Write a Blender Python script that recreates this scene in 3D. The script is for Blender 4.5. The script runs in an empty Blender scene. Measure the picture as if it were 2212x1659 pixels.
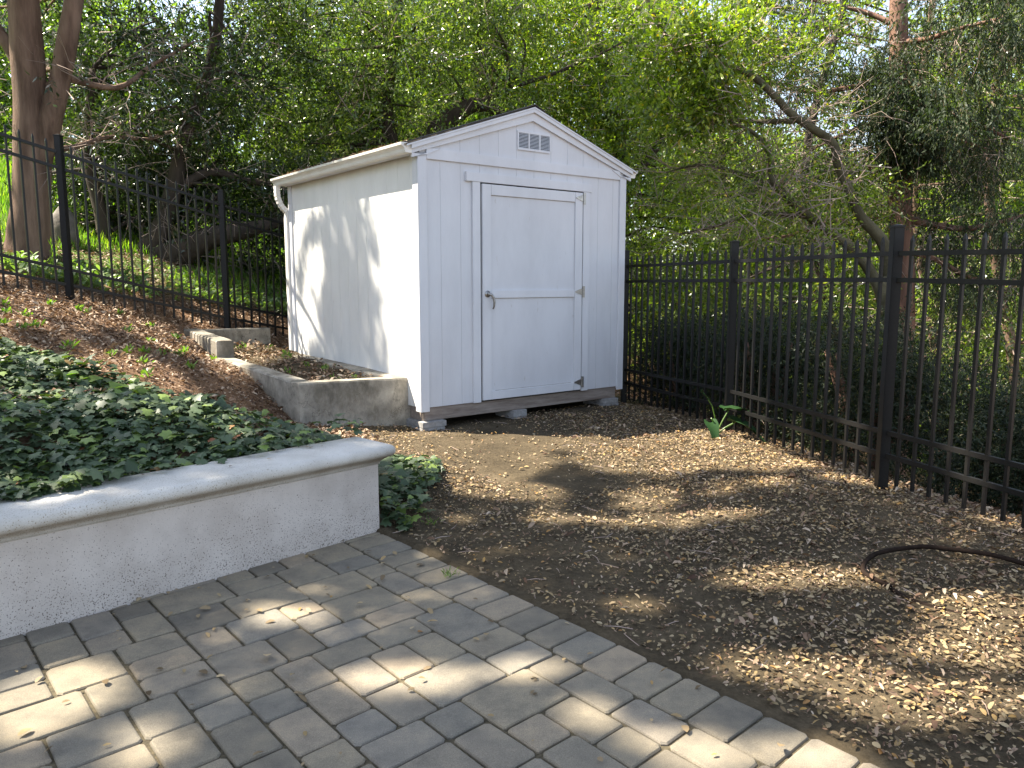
import bpy, math, random
import numpy as np
from mathutils import Vector, Matrix, noise as mn
rng = np.random.default_rng(7); random.seed(7)
sc = bpy.context.scene
R = math.radians
# ------------------------------------------------------------------ camera, world, sun, exposure
EYE = 1.38; PITCH = 7.555
cam = bpy.data.cameras.new("camera"); cam_o = bpy.data.objects.new("camera", cam); sc.collection.objects.link(cam_o)
cam_o.location = (0, 0, EYE); cam_o.rotation_euler = (R(90 - PITCH), 0, 0)
cam.lens = 36 * 1670 / 2212; cam.sensor_width = 36; cam.clip_end = 2000; sc.camera = cam_o
SUN = Vector((-.735, .105, 1)).normalized()
w = bpy.data.worlds.new("World"); sc.world = w; w.use_nodes = True
nt = w.node_tree; bg = nt.nodes['Background']; sky = nt.nodes.new('ShaderNodeTexSky')
sky.sky_type = 'NISHITA'; sky.sun_disc = False; sky.sun_elevation = math.asin(SUN.z); sky.sun_rotation = math.atan2(SUN.x, SUN.y)
hs = nt.nodes.new('ShaderNodeHueSaturation'); hs.inputs['Saturation'].default_value = .70; nt.links.new(sky.outputs[0], hs.inputs['Color']); nt.links.new(hs.outputs[0], bg.inputs[0]); bg.inputs[1].default_value = .105
sl = bpy.data.lights.new("sun", 'SUN'); sl.energy = 5.0; sl.angle = R(.53); sl.color = (1, .91, .76)
so = bpy.data.objects.new("sun", sl); sc.collection.objects.link(so); so.rotation_euler = SUN.to_track_quat('Z', 'Y').to_euler()
sc.view_settings.view_transform = 'Standard'; sc.view_settings.look = 'None'; sc.view_settings.exposure = 1.9
sc.render.engine = 'CYCLES'
# ------------------------------------------------------------------ helpers
def link(o, parent=None):
    sc.collection.objects.link(o)
    if parent: o.parent = parent
    return o
def tag(o, label=None, cat=None, group=None, kind=None):
    for k, v in (('label', label), ('category', cat), ('group', group), ('kind', kind)):
        if v: o[k] = v
    return o
def empty(name, loc=(0, 0, 0), rz=0):
    o = bpy.data.objects.new(name, None); o.location = loc; o.rotation_euler = (0, 0, rz); o.empty_display_size = .1
    return link(o)
def mesh_np(name, V, F, mat, parent=None, smooth=False):
    """V (n,3) floats, F (m,k) ints (one k) or list of such arrays"""
    if not isinstance(F, list): F = [F]
    me = bpy.data.meshes.new(name); V = np.asarray(V, np.float32)
    me.vertices.add(len(V)); me.vertices.foreach_set('co', V.ravel())
    idx = np.concatenate([f.ravel() for f in F]).astype(np.int32)
    tot = np.concatenate([np.full(len(f), f.shape[1]) for f in F]).astype(np.int32)
    st = np.concatenate([[0], np.cumsum(tot)[:-1]]).astype(np.int32)
    me.loops.add(len(idx)); me.loops.foreach_set('vertex_index', idx)
    me.polygons.add(len(tot)); me.polygons.foreach_set('loop_start', st); me.polygons.foreach_set('loop_total', tot)
    if smooth: me.polygons.foreach_set('use_smooth', np.ones(len(tot), bool))
    me.update(calc_edges=True); me.validate()
    if mat: me.materials.append(mat)
    return link(bpy.data.objects.new(name, me), parent)
class MB:
    """collects shapes for ONE mesh"""
    def __init__(s): s.v = []; s.f = []
    def add(s, vs, fs):
        b = len(s.v); s.v += [tuple(v) for v in vs]; s.f += [tuple(i + b for i in f) for f in fs]; return s
    def box(s, x0, x1, y0, y1, z0, z1):
        return s.add([(x0, y0, z0), (x1, y0, z0), (x1, y1, z0), (x0, y1, z0), (x0, y0, z1), (x1, y0, z1), (x1, y1, z1), (x0, y1, z1)],
                     [(3, 2, 1, 0), (4, 5, 6, 7), (0, 1, 5, 4), (1, 2, 6, 5), (2, 3, 7, 6), (3, 0, 4, 7)])
    def prism(s, pts, axis, a, b):
        """pts 2-d outline, extruded along axis 'y' (pts=x,z), 'x' (pts=y,z) or 'z'"""
        n = len(pts)
        m = {'y': lambda p, t: (p[0], t, p[1]), 'x': lambda p, t: (t, p[0], p[1]), 'z': lambda p, t: (p[0], p[1], t)}[axis]
        return s.add([m(p, a) for p in pts] + [m(p, b) for p in pts],
                     [tuple(range(n)), tuple(range(2 * n - 1, n - 1, -1))] + [(i, i + n, (i + 1) % n + n, (i + 1) % n) for i in range(n)])
    def bar(s, p, q, wd, ht, up=(0, 0, 1)):
        p = Vector(p); q = Vector(q); d = (q - p).normalized(); r = d.cross(Vector(up))
        if r.length < 1e-4: r = Vector((1, 0, 0))
        r.normalize(); u = r.cross(d); r *= wd / 2; u *= ht / 2
        return s.add([p - r - u, p + r - u, p + r + u, p - r + u, q - r - u, q + r - u, q + r + u, q - r + u],
                     [(3, 2, 1, 0), (4, 5, 6, 7), (0, 1, 5, 4), (1, 2, 6, 5), (2, 3, 7, 6), (3, 0, 4, 7)])
    def tube(s, pts, rad, n=8, cap=True):
        pts = [Vector(p) for p in pts]; k = len(pts)
        if not hasattr(rad, '__len__'): rad = [rad] * k
        vs = []; ref = None
        for i, p in enumerate(pts):
            d = (pts[min(i + 1, k - 1)] - pts[max(i - 1, 0)]).normalized()
            if ref is None: ref = Vector((0, 0, 1)) if abs(d.z) < .9 else Vector((1, 0, 0))
            a = (ref - d * ref.dot(d)).normalized(); ref = a; b = d.cross(a)
            vs += [p + (a * math.cos(2 * math.pi * j / n) + b * math.sin(2 * math.pi * j / n)) * rad[i] for j in range(n)]
        fs = [(i * n + j, i * n + (j + 1) % n, (i + 1) * n + (j + 1) % n, (i + 1) * n + j) for i in range(k - 1) for j in range(n)]
        if cap: fs += [tuple(range(n - 1, -1, -1)), tuple(range((k - 1) * n, k * n))]
        return s.add(vs, fs)
    def build(s, name, mat, parent=None, smooth=False, bevel=0):
        me = bpy.data.meshes.new(name); me.from_pydata(s.v, [], s.f); me.update()
        import bmesh
        b = bmesh.new(); b.from_mesh(me); bmesh.ops.recalc_face_normals(b, faces=b.faces)
        if bevel:
            bmesh.ops.bevel(b, geom=[e for e in b.edges if len(e.link_faces) == 2 and e.calc_face_angle(0) > .6], offset=bevel, segments=2, affect='EDGES', clamp_overlap=True)
        b.to_mesh(me); b.free()
        if smooth: me.polygons.foreach_set('use_smooth', [True] * len(me.polygons))
        me.materials.append(mat)
        return link(bpy.data.objects.new(name, me), parent)
# view geometry used only to find where things stand: picture point (in 2212 px wide photo) + distance ahead -> point in the yard
_p = R(PITCH); _f = np.array([0, math.cos(_p), -math.sin(_p)]); _u = np.array([0, math.sin(_p), math.cos(_p)])
def at(x, y, Y):
    d = _f + np.array([1., 0, 0]) * (x - 1106) / 1670 + _u * (829.5 - y) / 1670
    d = d * Y / d[1]; return Vector((d[0], Y, EYE + d[2]))
# ------------------------------------------------------------------ materials
def new_mat(name):
    m = bpy.data.materials.new(name); m.use_nodes = True; n = m.node_tree.nodes; l = m.node_tree.links
    return m, n, l, n['Principled BSDF']
def ramp(n, stops, interp='LINEAR'):
    r = n.new('ShaderNodeValToRGB'); e = r.color_ramp.elements; r.color_ramp.interpolation = interp
    while len(e) > 1: e.remove(e[-1])
    e[0].position = stops[0][0]; e[0].color = (*stops[0][1], 1)
    for p, c in stops[1:]:
        k = e.new(p); k.color = (*c, 1)
    return r
def noise_tex(n, l, scale, detail=6, rough=.6, coord='Object', vec=None, stretch=None):
    t = n.new('ShaderNodeTexNoise'); t.inputs['Scale'].default_value = scale; t.inputs['Detail'].default_value = detail; t.inputs['Roughness'].default_value = rough
    tc = n.new('ShaderNodeTexCoord'); src = tc.outputs[coord]
    if stretch:
        mp = n.new('ShaderNodeMapping'); mp.inputs['Scale'].default_value = stretch; l.new(src, mp.inputs[0]); src = mp.outputs[0]
    l.new(src, t.inputs['Vector']); return t
def mixc(n, l, fac, a, b, mode='MIX'):
    m = n.new('ShaderNodeMix'); m.data_type = 'RGBA'; m.blend_type = mode
    for s, v in ((0, fac), (6, a), (7, b)):
        if hasattr(v, 'links') or hasattr(v, 'is_linked'): l.new(v, m.inputs[s])
        else: m.inputs[s].default_value = v if s == 0 else (*v, 1)
    return m.outputs[2]
def bump(n, l, bsdf, h, strength=.3, dist=.01):
    b = n.new('ShaderNodeBump'); b.inputs['Strength'].default_value = strength; b.inputs['Distance'].default_value = dist
    l.new(h, b.inputs['Height']); l.new(b.outputs[0], bsdf.inputs['Normal'])
def simple(name, c1, c2, scale=20, rough=.6, bs=.3, bd=.004, spec=.4, metal=0, stretch=None, detail=6, bscale=None):
    m, n, l, b = new_mat(name); t = noise_tex(n, l, scale, detail, stretch=stretch)
    r = ramp(n, [(.3, c1), (.7, c2)]); l.new(t.outputs[0], r.inputs[0]); l.new(r.outputs[0], b.inputs['Base Color'])
    b.inputs['Roughness'].default_value = rough; b.inputs['Specular IOR Level'].default_value = spec; b.inputs['Metallic'].default_value = metal
    h = t.outputs[0]
    if bscale: h = noise_tex(n, l, bscale, 8, .7, stretch=stretch).outputs[0]
    bump(n, l, b, h, bs, bd); return m
def leaf_mat(name, stops, trans=.45, rough=.45, spec=.5, tmul=(1.8, 2.2, .45)):
    m, n, l, b = new_mat(name); g = n.new('ShaderNodeNewGeometry'); r = ramp(n, stops); l.new(g.outputs['Random Per Island'], r.inputs[0])
    l.new(r.outputs[0], b.inputs['Base Color']); b.inputs['Roughness'].default_value = rough; b.inputs['Specular IOR Level'].default_value = spec
    tr = n.new('ShaderNodeBsdfTranslucent'); tc = mixc(n, l, 1.0, r.outputs[0], tmul, 'MULTIPLY'); l.new(tc, tr.inputs[0])
    mx = n.new('ShaderNodeMixShader'); mx.inputs[0].default_value = trans; out = n['Material Output']
    l.new(b.outputs[0], mx.inputs[1]); l.new(tr.outputs[0], mx.inputs[2]); l.new(mx.outputs[0], out.inputs[0]); return m
M = {}
def paint(name, base=(.80, .80, .79), grain=(3, 3, 60), dirt=.5):
    m, n, l, b = new_mat(name)
    t = noise_tex(n, l, 2.2, 8, .65, stretch=(1, 1, .35)); r = ramp(n, [(.35, tuple(c * .88 for c in base)), (.62, base)])
    l.new(t.outputs[0], r.inputs[0])
    s = noise_tex(n, l, 38, 3, .5, stretch=(1, 1, .25)); sr = ramp(n, [(.70, (0, 0, 0)), (.76, (1, 1, 1))]); l.new(s.outputs[0], sr.inputs[0])
    k = n.new('ShaderNodeMath'); k.operation = 'MULTIPLY'; l.new(sr.outputs[0], k.inputs[0]); k.inputs[1].default_value = dirt
    c = mixc(n, l, k.outputs[0], r.outputs[0], (.45, .42, .38)); l.new(c, b.inputs['Base Color'])
    b.inputs['Roughness'].default_value = .55; b.inputs['Specular IOR Level'].default_value = .35
    g = noise_tex(n, l, 9, 6, .7, stretch=(12, 12, 1.5)); bump(n, l, b, g.outputs[0], .25, .003); return m
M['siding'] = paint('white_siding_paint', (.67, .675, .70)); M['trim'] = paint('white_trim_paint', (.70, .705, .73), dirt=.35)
M['sidewall'] = paint('sunlit_side_paint', (.80, .79, .76), dirt=.5)  # same white paint: sunlit sides brighter and warmer, shaded gables darker, in colour
M['gutter'] = simple('gutter_white', (.74, .70, .64), (.82, .80, .75), 6, .4, .1, .001)
M['shingle'] = simple('asphalt_shingle', (.03, .025, .022), (.09, .075, .065), 60, .9, .6, .004)
M['lumber'] = simple('weathered_lumber', (.17, .13, .105), (.34, .29, .25), 5, .85, .4, .003, stretch=(1, 8, 8))
M['block'] = simple('concrete_block', (.22, .21, .20), (.36, .35, .34), 30, .9, .5, .003)
M['zinc'] = simple('zinc_hardware', (.26, .25, .24), (.46, .45, .43), 40, .4, .1, .001, metal=.9)
M['joint'] = simple('open_paint_joint', (.16, .12, .09), (.42, .36, .30), 25, .9)
M['darkvoid'] = simple('gap_shade_black', (.015, .015, .015), (.03, .03, .03), 10, .9)  # black colour stands in for the shade in door gap and vent
M['black'] = simple('black_powder_coat', (.006, .006, .006), (.013, .012, .011), 80, .45, .1, .001, .3)
def concrete(name, a, b_, stain):
    m, n, l, b = new_mat(name); t = noise_tex(n, l, 9, 8, .65); r = ramp(n, [(.3, a), (.68, b_)]); l.new(t.outputs[0], r.inputs[0])
    s = noise_tex(n, l, 2.6, 9, .72, stretch=(1, 1, .6)); sr = ramp(n, [(.42, (1, 1, 1)), (.60, stain)]); l.new(s.outputs[0], sr.inputs[0])
    c = mixc(n, l, .85, r.outputs[0], sr.outputs[0], 'MULTIPLY')
    v = n.new('ShaderNodeTexVoronoi'); v.feature = 'DISTANCE_TO_EDGE'; v.inputs['Scale'].default_value = 1.7
    dn = noise_tex(n, l, 5, 5); ad = n.new('ShaderNodeVectorMath'); ad.operation = 'MULTIPLY_ADD'; l.new(dn.outputs['Color'], ad.inputs[0]); ad.inputs[1].default_value = (.5, .5, .5)
    tc = n.new('ShaderNodeTexCoord'); l.new(tc.outputs['Object'], ad.inputs[2]); l.new(ad.outputs[0], v.inputs['Vector'])
    vr = ramp(n, [(.0, (.35, .33, .3)), (.008, (1, 1, 1))]); l.new(v.outputs['Distance'], vr.inputs[0])
    c = mixc(n, l, .8, c, vr.outputs[0], 'MULTIPLY'); l.new(c, b.inputs['Base Color']); b.inputs['Roughness'].default_value = .9
    h = noise_tex(n, l, 60, 8, .75); bump(n, l, b, h.outputs[0], .5, .006); return m
M['concrete'] = concrete('old_concrete', (.22, .20, .165), (.43, .39, .32), (.36, .345, .31))
def stucco(name, base, dark, speck, low):
    m, n, l, b = new_mat(name); t = noise_tex(n, l, 4, 8, .65); r = ramp(n, [(.32, dark), (.62, base)]); l.new(t.outputs[0], r.inputs[0])
    s = noise_tex(n, l, 170, 2, .5); m2 = noise_tex(n, l, 1.4, 5, .6)
    geo = n.new('ShaderNodeTexCoord'); sp = n.new('ShaderNodeSeparateXYZ'); l.new(geo.outputs['Object'], sp.inputs[0])
    # more speckle (splashed dirt) low on the wall
    a = n.new('ShaderNodeMath'); a.operation = 'MULTIPLY_ADD'; l.new(sp.outputs[2], a.inputs[0]); a.inputs[1].default_value = -low; a.inputs[2].default_value = .10
    mm = n.new('ShaderNodeMath'); mm.operation = 'MULTIPLY_ADD'; l.new(m2.outputs[0], mm.inputs[0]); mm.inputs[1].default_value = .26; l.new(a.outputs[0], mm.inputs[2])
    q = n.new('ShaderNodeMath'); q.operation = 'ADD'; l.new(s.outputs[0], q.inputs[0]); l.new(mm.outputs[0], q.inputs[1])
    sr = ramp(n, [(.80, (0, 0, 0)), (.86, (1, 1, 1))]); l.new(q.outputs[0], sr.inputs[0])
    c = mixc(n, l, sr.outputs[0], r.outputs[0], speck); l.new(c, b.inputs['Base Color']); b.inputs['Roughness'].default_value = .85
    h = noise_tex(n, l, 140, 4, .6); bump(n, l, b, h.outputs[0], .55, .004); return m
M['stucco'] = stucco('pale_stucco', (.60, .54, .49), (.46, .405, .36), (.13, .105, .09), .26)
M['coping'] = stucco('cast_stone_coping', (.64, .61, .56), (.50, .47, .42), (.32, .27, .2), .12)
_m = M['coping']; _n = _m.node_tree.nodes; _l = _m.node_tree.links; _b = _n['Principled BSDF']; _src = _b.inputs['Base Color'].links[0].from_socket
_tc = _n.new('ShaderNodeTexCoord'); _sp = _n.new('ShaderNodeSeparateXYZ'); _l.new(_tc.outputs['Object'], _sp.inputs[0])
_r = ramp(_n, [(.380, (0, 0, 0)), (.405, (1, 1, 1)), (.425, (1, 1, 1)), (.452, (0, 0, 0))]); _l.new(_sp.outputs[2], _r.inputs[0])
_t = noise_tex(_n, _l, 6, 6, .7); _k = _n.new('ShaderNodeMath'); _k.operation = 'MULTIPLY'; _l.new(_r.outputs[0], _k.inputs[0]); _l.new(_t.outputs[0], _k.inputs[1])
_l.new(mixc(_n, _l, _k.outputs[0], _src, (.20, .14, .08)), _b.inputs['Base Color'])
# pavers
m, n, l, b = new_mat('paver_stone'); g = n.new('ShaderNodeNewGeometry')
r = ramp(n, [(0, (.16, .140, .108)), (.2, (.205, .178, .132)), (.4, (.25, .212, .152)), (.55, (.185, .168, .136)), (.75, (.285, .232, .165)), (.9, (.21, .192, .16)), (1, (.235, .205, .155))]); l.new(g.outputs['Random Per Island'], r.inputs[0])
t = noise_tex(n, l, 7, 8, .7); tr = ramp(n, [(.3, (.66, .66, .67)), (.5, (.95, .94, .92)), (.7, (1.25, 1.2, 1.1))]); l.new(t.outputs[0], tr.inputs[0])
c = mixc(n, l, 1, r.outputs[0], tr.outputs[0], 'MULTIPLY')
s = noise_tex(n, l, 330, 2, .6); sr = ramp(n, [(.3, (.7, .7, .7)), (.72, (1.25, 1.25, 1.25))]); l.new(s.outputs[0], sr.inputs[0])
c = mixc(n, l, 1, c, sr.outputs[0], 'MULTIPLY'); l.new(c, b.inputs['Base Color']); b.inputs['Roughness'].default_value = .85
h = noise_tex(n, l, 160, 6, .7); bump(n, l, b, h.outputs[0], .5, .003); M['paver'] = m
M['sand'] = simple('joint_sand', (.035, .030, .018), (.13, .105, .062), 60, .95, .6, .006)
# ground: dirt / litter / grass by zone colour
m, n, l, b = new_mat('ground_soil')
t = noise_tex(n, l, 3, 10, .7, 'Object'); d = ramp(n, [(.3, (.052, .041, .026)), (.55, (.098, .076, .047)), (.75, (.17, .132, .083))]); l.new(t.outputs[0], d.inputs[0])
t2 = noise_tex(n, l, 45, 8, .75); d2 = ramp(n, [(.3, (.6, .58, .55)), (.6, (1.1, 1.1, 1.1)), (.75, (1.9, 1.8, 1.6))]); l.new(t2.outputs[0], d2.inputs[0])
dirt = mixc(n, l, 1, d.outputs[0], d2.outputs[0], 'MULTIPLY')
t3 = noise_tex(n, l, 28, 6, .7); lit = ramp(n, [(.3, (.07, .04, .025)), (.5, (.16, .095, .055)), (.7, (.30, .20, .13))]); l.new(t3.outputs[0], lit.inputs[0])
gr = ramp(n, [(.3, (.05, .10, .02)), (.7, (.14, .22, .04))]); l.new(t3.outputs[0], gr.inputs[0])
at_ = n.new('ShaderNodeAttribute'); at_.attribute_name = 'zone'; sp = n.new('ShaderNodeSeparateColor'); l.new(at_.outputs['Color'], sp.inputs[0])
c = mixc(n, l, sp.outputs[0], dirt, lit.outputs[0]); c = mixc(n, l, sp.outputs[1], c, gr.outputs[0]); l.new(c, b.inputs['Base Color'])
b.inputs['Roughness'].default_value = .95; b.inputs['Specular IOR Level'].default_value = .15
h = noise_tex(n, l, 30, 10, .8); bump(n, l, b, h.outputs[0], .8, .02); M['ground'] = m
M['bark'] = simple('oak_bark', (.07, .042, .030), (.27, .18, .13), 7, .9, .9, .03, .2, stretch=(1, 1, .18), bscale=14)
M['darkbark'] = simple('dark_bark', (.035, .028, .022), (.085, .065, .05), 6, .9, .9, .02, .2, stretch=(1, 1, .3), bscale=16)
M['mossbark'] = simple('mossy_bark', (.055, .05, .028), (.14, .125, .075), 5, .9, .8, .02, .2, bscale=18)
M['redbark'] = simple('cypress_bark', (.13, .07, .05), (.30, .18, .13), 9, .9, .9, .02, .2, stretch=(1, 1, .12), bscale=12)
M['twig'] = simple('bare_twig', (.22, .16, .13), (.42, .33, .28), 3, .8, .2, .002, .2)
M['leafA'] = leaf_mat('bay_leaf', [(0, (.026, .044, .010)), (.3, (.056, .090, .018)), (.65, (.115, .160, .032)), (.88, (.22, .28, .08)), (1, (.36, .34, .12))], .34, .3, .7)
M['leafB'] = leaf_mat('bright_oak_leaf', [(0, (.040, .066, .010)), (.3, (.090, .135, .018)), (.7, (.19, .245, .035)), (.96, (.30, .33, .05)), (1, (.42, .28, .04))], .38, .35, .6)
M['leafD'] = leaf_mat('dark_evergreen_leaf', [(0, (.012, .022, .008)), (.5, (.024, .042, .012)), (.9, (.05, .078, .02)), (1, (.16, .20, .07))], .25, .3, .6)
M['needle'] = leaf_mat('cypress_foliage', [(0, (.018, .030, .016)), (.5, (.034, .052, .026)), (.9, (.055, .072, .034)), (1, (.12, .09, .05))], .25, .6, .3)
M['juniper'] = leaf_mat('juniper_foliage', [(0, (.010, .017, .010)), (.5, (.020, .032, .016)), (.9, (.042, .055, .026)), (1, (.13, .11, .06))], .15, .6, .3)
M['ivy'] = leaf_mat('ivy_leaf', [(0, (.030, .053, .023)), (.5, (.058, .090, .042)), (.84, (.105, .145, .072)), (.88, (.17, .24, .06)), (.985, (.13, .19, .04)), (.99, (.22, .09, .04)), (1, (.25, .10, .05))], .12, .5, .4)
M['weed'] = leaf_mat('weed_leaf', [(0, (.07, .13, .025)), (1, (.16, .24, .05))], .4)
M['grass'] = leaf_mat('grass_blade', [(0, (.08, .15, .02)), (.6, (.14, .24, .03)), (1, (.26, .30, .06))], .5)
M['under'] = leaf_mat('undergrowth_leaf', [(0, (.10, .16, .06)), (1, (.24, .32, .14))], .3)
M['arum'] = leaf_mat('arum_leaf', [(0, (.012, .036, .009)), (1, (.02, .055, .014))], .02, .6, .2)
M['litter'] = leaf_mat('fallen_leaf', [(0, (.10, .065, .03)), (.22, (.20, .145, .08)), (.45, (.30, .225, .13)), (.65, (.28, .20, .09)), (.85, (.40, .32, .20)), (.95, (.36, .22, .07)), (1, (.28, .14, .05))], .12, .6, .3, (1, .8, .5))
M['brownlitter'] = leaf_mat('brown_litter', [(0, (.07, .035, .02)), (.3, (.17, .105, .065)), (.6, (.28, .19, .125)), (.85, (.40, .30, .21)), (1, (.52, .42, .31))], .1, .65, .3, (1, .8, .5))
M['rubber'] = simple('black_drip_hose', (.012, .008, .006), (.028, .018, .013), 30, .9, .3, .004, .1)
M['rock'] = simple('pale_rock', (.09, .08, .07), (.18, .16, .14), 8, .9, .8, .02)
M['farleaf'] = leaf_mat('far_foliage', [(0, (.045, .075, .018)), (.5, (.10, .15, .03)), (1, (.20, .25, .06))], .5)
# ------------------------------------------------------------------ ground heights
W0 = np.array([-.739, 4.168]); DW = np.array([-.686, -.728]); DW /= np.linalg.norm(DW); NW = np.array([-DW[1], DW[0]])   # retaining wall face line; NW points at the patio
if NW[0] < 0: NW = -NW
CP = np.array([(-2.1,3.15,.45),(-1.5,3.8,.43),(-1.05,4.45,.36),(-3.3,5,.82),(-3.65,5.5,.98),(-2.65,4,.66),(-2.05,3.1,.46),(-2.54,6,.66),(-2.4,5,.57),(-1.96,5.6,.36),(-1.3,5.4,.30),(-4.43,7.8,1.20),(-3.32,9.05,.81),(-2.2,10.3,.48),(-.9,11.6,.25),(-5,10,1.58),(-5.9,9.5,1.70),(-6,12.5,2.2),(-5,15,2.2),(-13,20,4.6),(-3,14,1.3),(-9,8,3.0),(-6,5,1.8),(-5,2,1.3),(-6,-2,1.6),
 (-.62,4.35,.02),(-.45,4.1,0),(-.2,3.6,-.005),(.3,3.05,-.005),(-.66,4.2,.0),(-.85,4.7,.15),(-.6,4.6,.05),(-1.0,5.3,.17),(-.7,5.0,.10),(1.6,1.5,-.01),(-1.75,6.1,.26),(-2.0,6.4,.38),(-2.2,6.62,.49),(-2.4,6.81,.57),(-2.9,7.38,.645),(-3.3,7.9,.77),(-3.7,8.4,.84),(-2.6,9.6,.6),(-4.85,7.33,1.34),(-3.5,6.8,.9),
 (-.4,4.8,.045),(0,5.5,.06),(0,4,0),(.6,3,-.01),(1.1,2,-.01),(2,3,.02),(3,2,0),(-.9,6.5,.11),(0,7.2,.09),(1.2,8.3,.06),(1.88,6.64,.07),(2.35,4.79,.07),(3,3.5,.04),(-.5,5.9,.09),(4,1,0),(0,-3,0),(2,-4,0),(-.5,9,.12),(-2.2,8.8,.3),(-1,7,.12),(1,5,.03),(-.87,6.75,.11),(-1.6,7.6,.2),
 (2.6,7.0,-.1),(3.2,5,-.15),(4.5,5,-.6),(4,8,-.7),(8,12,-2.6),(4,4,-.2),(7,3,-1.4),(15,20,-5),(2,11,-.3),(0,16,.4),(5,18,-1.6),(0,30,1.5),(-20,40,8),(-15,0,4.5),(10,-10,-1),(20,40,-6)])
def tps_fit(P, z, lam=1e-3):
    n = len(P); r = np.linalg.norm(P[:, None] - P[None], axis=2); K = np.where(r > 0, r * r * np.log(r + 1e-12), 0) + lam * np.eye(n)
    Q = np.hstack([np.ones((n, 1)), P]); A = np.block([[K, Q], [Q.T, np.zeros((3, 3))]]); return np.linalg.solve(A, np.concatenate([z, np.zeros(3)]))
TW = tps_fit(CP[:, :2], CP[:, 2])
E0 = W0; DE = np.array([1.791, -2.12]); DE /= np.linalg.norm(DE)                  # edge of the paving
NE = np.array([DE[1], -DE[0]]);  NE = NE if NE[0] < 0 else -NE                    # towards the paving
def hgt(x, y):
    x = np.atleast_1d(np.asarray(x, float)); y = np.atleast_1d(np.asarray(y, float)); out = np.empty(x.shape)
    xf, yf = x.ravel(), y.ravel(); o = out.ravel(); n = len(CP)
    for i in range(0, len(xf), 20000):
        P = np.stack([xf[i:i+20000], yf[i:i+20000]], 1); r = np.linalg.norm(P[:, None] - CP[None, :, :2], axis=2)
        o[i:i+20000] = np.where(r > 0, r * r * np.log(r + 1e-12), 0) @ TW[:n] + TW[n] + P @ TW[n+1:]
    z = np.clip(o.reshape(x.shape), -14, 14)
    far = np.clip((np.hypot(x, y) - 45) / 60, 0, 1); z = z * (1 - far) + far * np.where(x < 0, 6, -8)
    dw = (x - W0[0]) * NW[0] + (y - W0[1]) * NW[1]; al = (x - W0[0]) * DW[0] + (y - W0[1]) * DW[1]
    de = (x - E0[0]) * NE[0] + (y - E0[1]) * NE[1]
    pat = np.clip((dw + .14) / .06, 0, 1) * np.clip((de + .0) / .05, 0, 1) * (y > -60)
    z = z * (1 - pat) + (-.06) * pat
    return z
def h1(x, y): return float(hgt(x, y)[0])
def axis(lo, hi, step, far):
    a = list(np.arange(lo, hi + 1e-6, step)); s = step
    L = [lo]; 
    while L[-1] > -far: s *= 1.16; L.append(L[-1] - s)
    s = step; H = [hi]
    while H[-1] < far: s *= 1.16; H.append(H[-1] + s)
    return np.array(L[:0:-1] + a + H[1:])
xs = axis(-5.6, 4.6, .05, 400); ys = axis(.4, 10.5, .05, 400)
X, Y = np.meshgrid(xs, ys); Zg = hgt(X, Y)
def fbm(x, y, s, seed=0):
    o = np.zeros_like(x); a = 1.; r = np.random.default_rng(seed)
    for k in range(6):
        for j in range(3):
            th = r.uniform(0, 6.28); ph = r.uniform(0, 6.28); o += a * np.sin((x * math.cos(th) + y * math.sin(th)) * s * r.uniform(.8, 1.3) + ph) / 3
        s *= 1.9; a *= .6
    return o
NEARW = np.clip(1 - (np.hypot(X, Y - 4) - 12) / 10, 0, 1)
_de = (X - E0[0]) * NE[0] + (Y - E0[1]) * NE[1]
Zg = Zg + fbm(X, Y, 5, 3) * .010 * NEARW * (_de < -.06) + fbm(X, Y, 1.2, 5) * .02 * NEARW * (_de < -.4)
nx, ny = len(xs), len(ys); I = np.arange(nx * ny).reshape(ny, nx)
F = np.stack([I[:-1, :-1], I[:-1, 1:], I[1:, 1:], I[1:, :-1]], -1).reshape(-1, 4)
go = mesh_np('ground', np.stack([X, Y, Zg], -1).reshape(-1, 3), F, M['ground'], smooth=True); tag(go, kind='structure')
def ss(a, b, v): t = np.clip((v - a) / (b - a), 0, 1); return t * t * (3 - 2 * t)
FL0 = np.array([-4.43, 7.8]); FLd = np.array([1.11, 1.25]); FLd /= np.linalg.norm(FLd); FLn = np.array([-FLd[1], FLd[0]])   # left fence line, normal to the hill
dl = (X - FL0[0]) * FLn[0] + (Y - FL0[1]) * FLn[1]
litm = ss(.15, .35, Zg + fbm(X, Y, 2, 9) * .04) * (X < -1.2); grm = ss(.9, 1.7, dl + fbm(X, Y, 3, 4) * .2) * (X < 0)
fr = ss(2.2, 3.2, X - (-.26 * (Y - 4.79))); litm = np.maximum(litm, fr)
zc = np.stack([litm, grm, 0 * litm, 0 * litm + 1], -1).reshape(-1, 4).astype(np.float32)
ca = go.data.color_attributes.new('zone', 'FLOAT_COLOR', 'POINT'); ca.data.foreach_set('color', zc.ravel())
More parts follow.
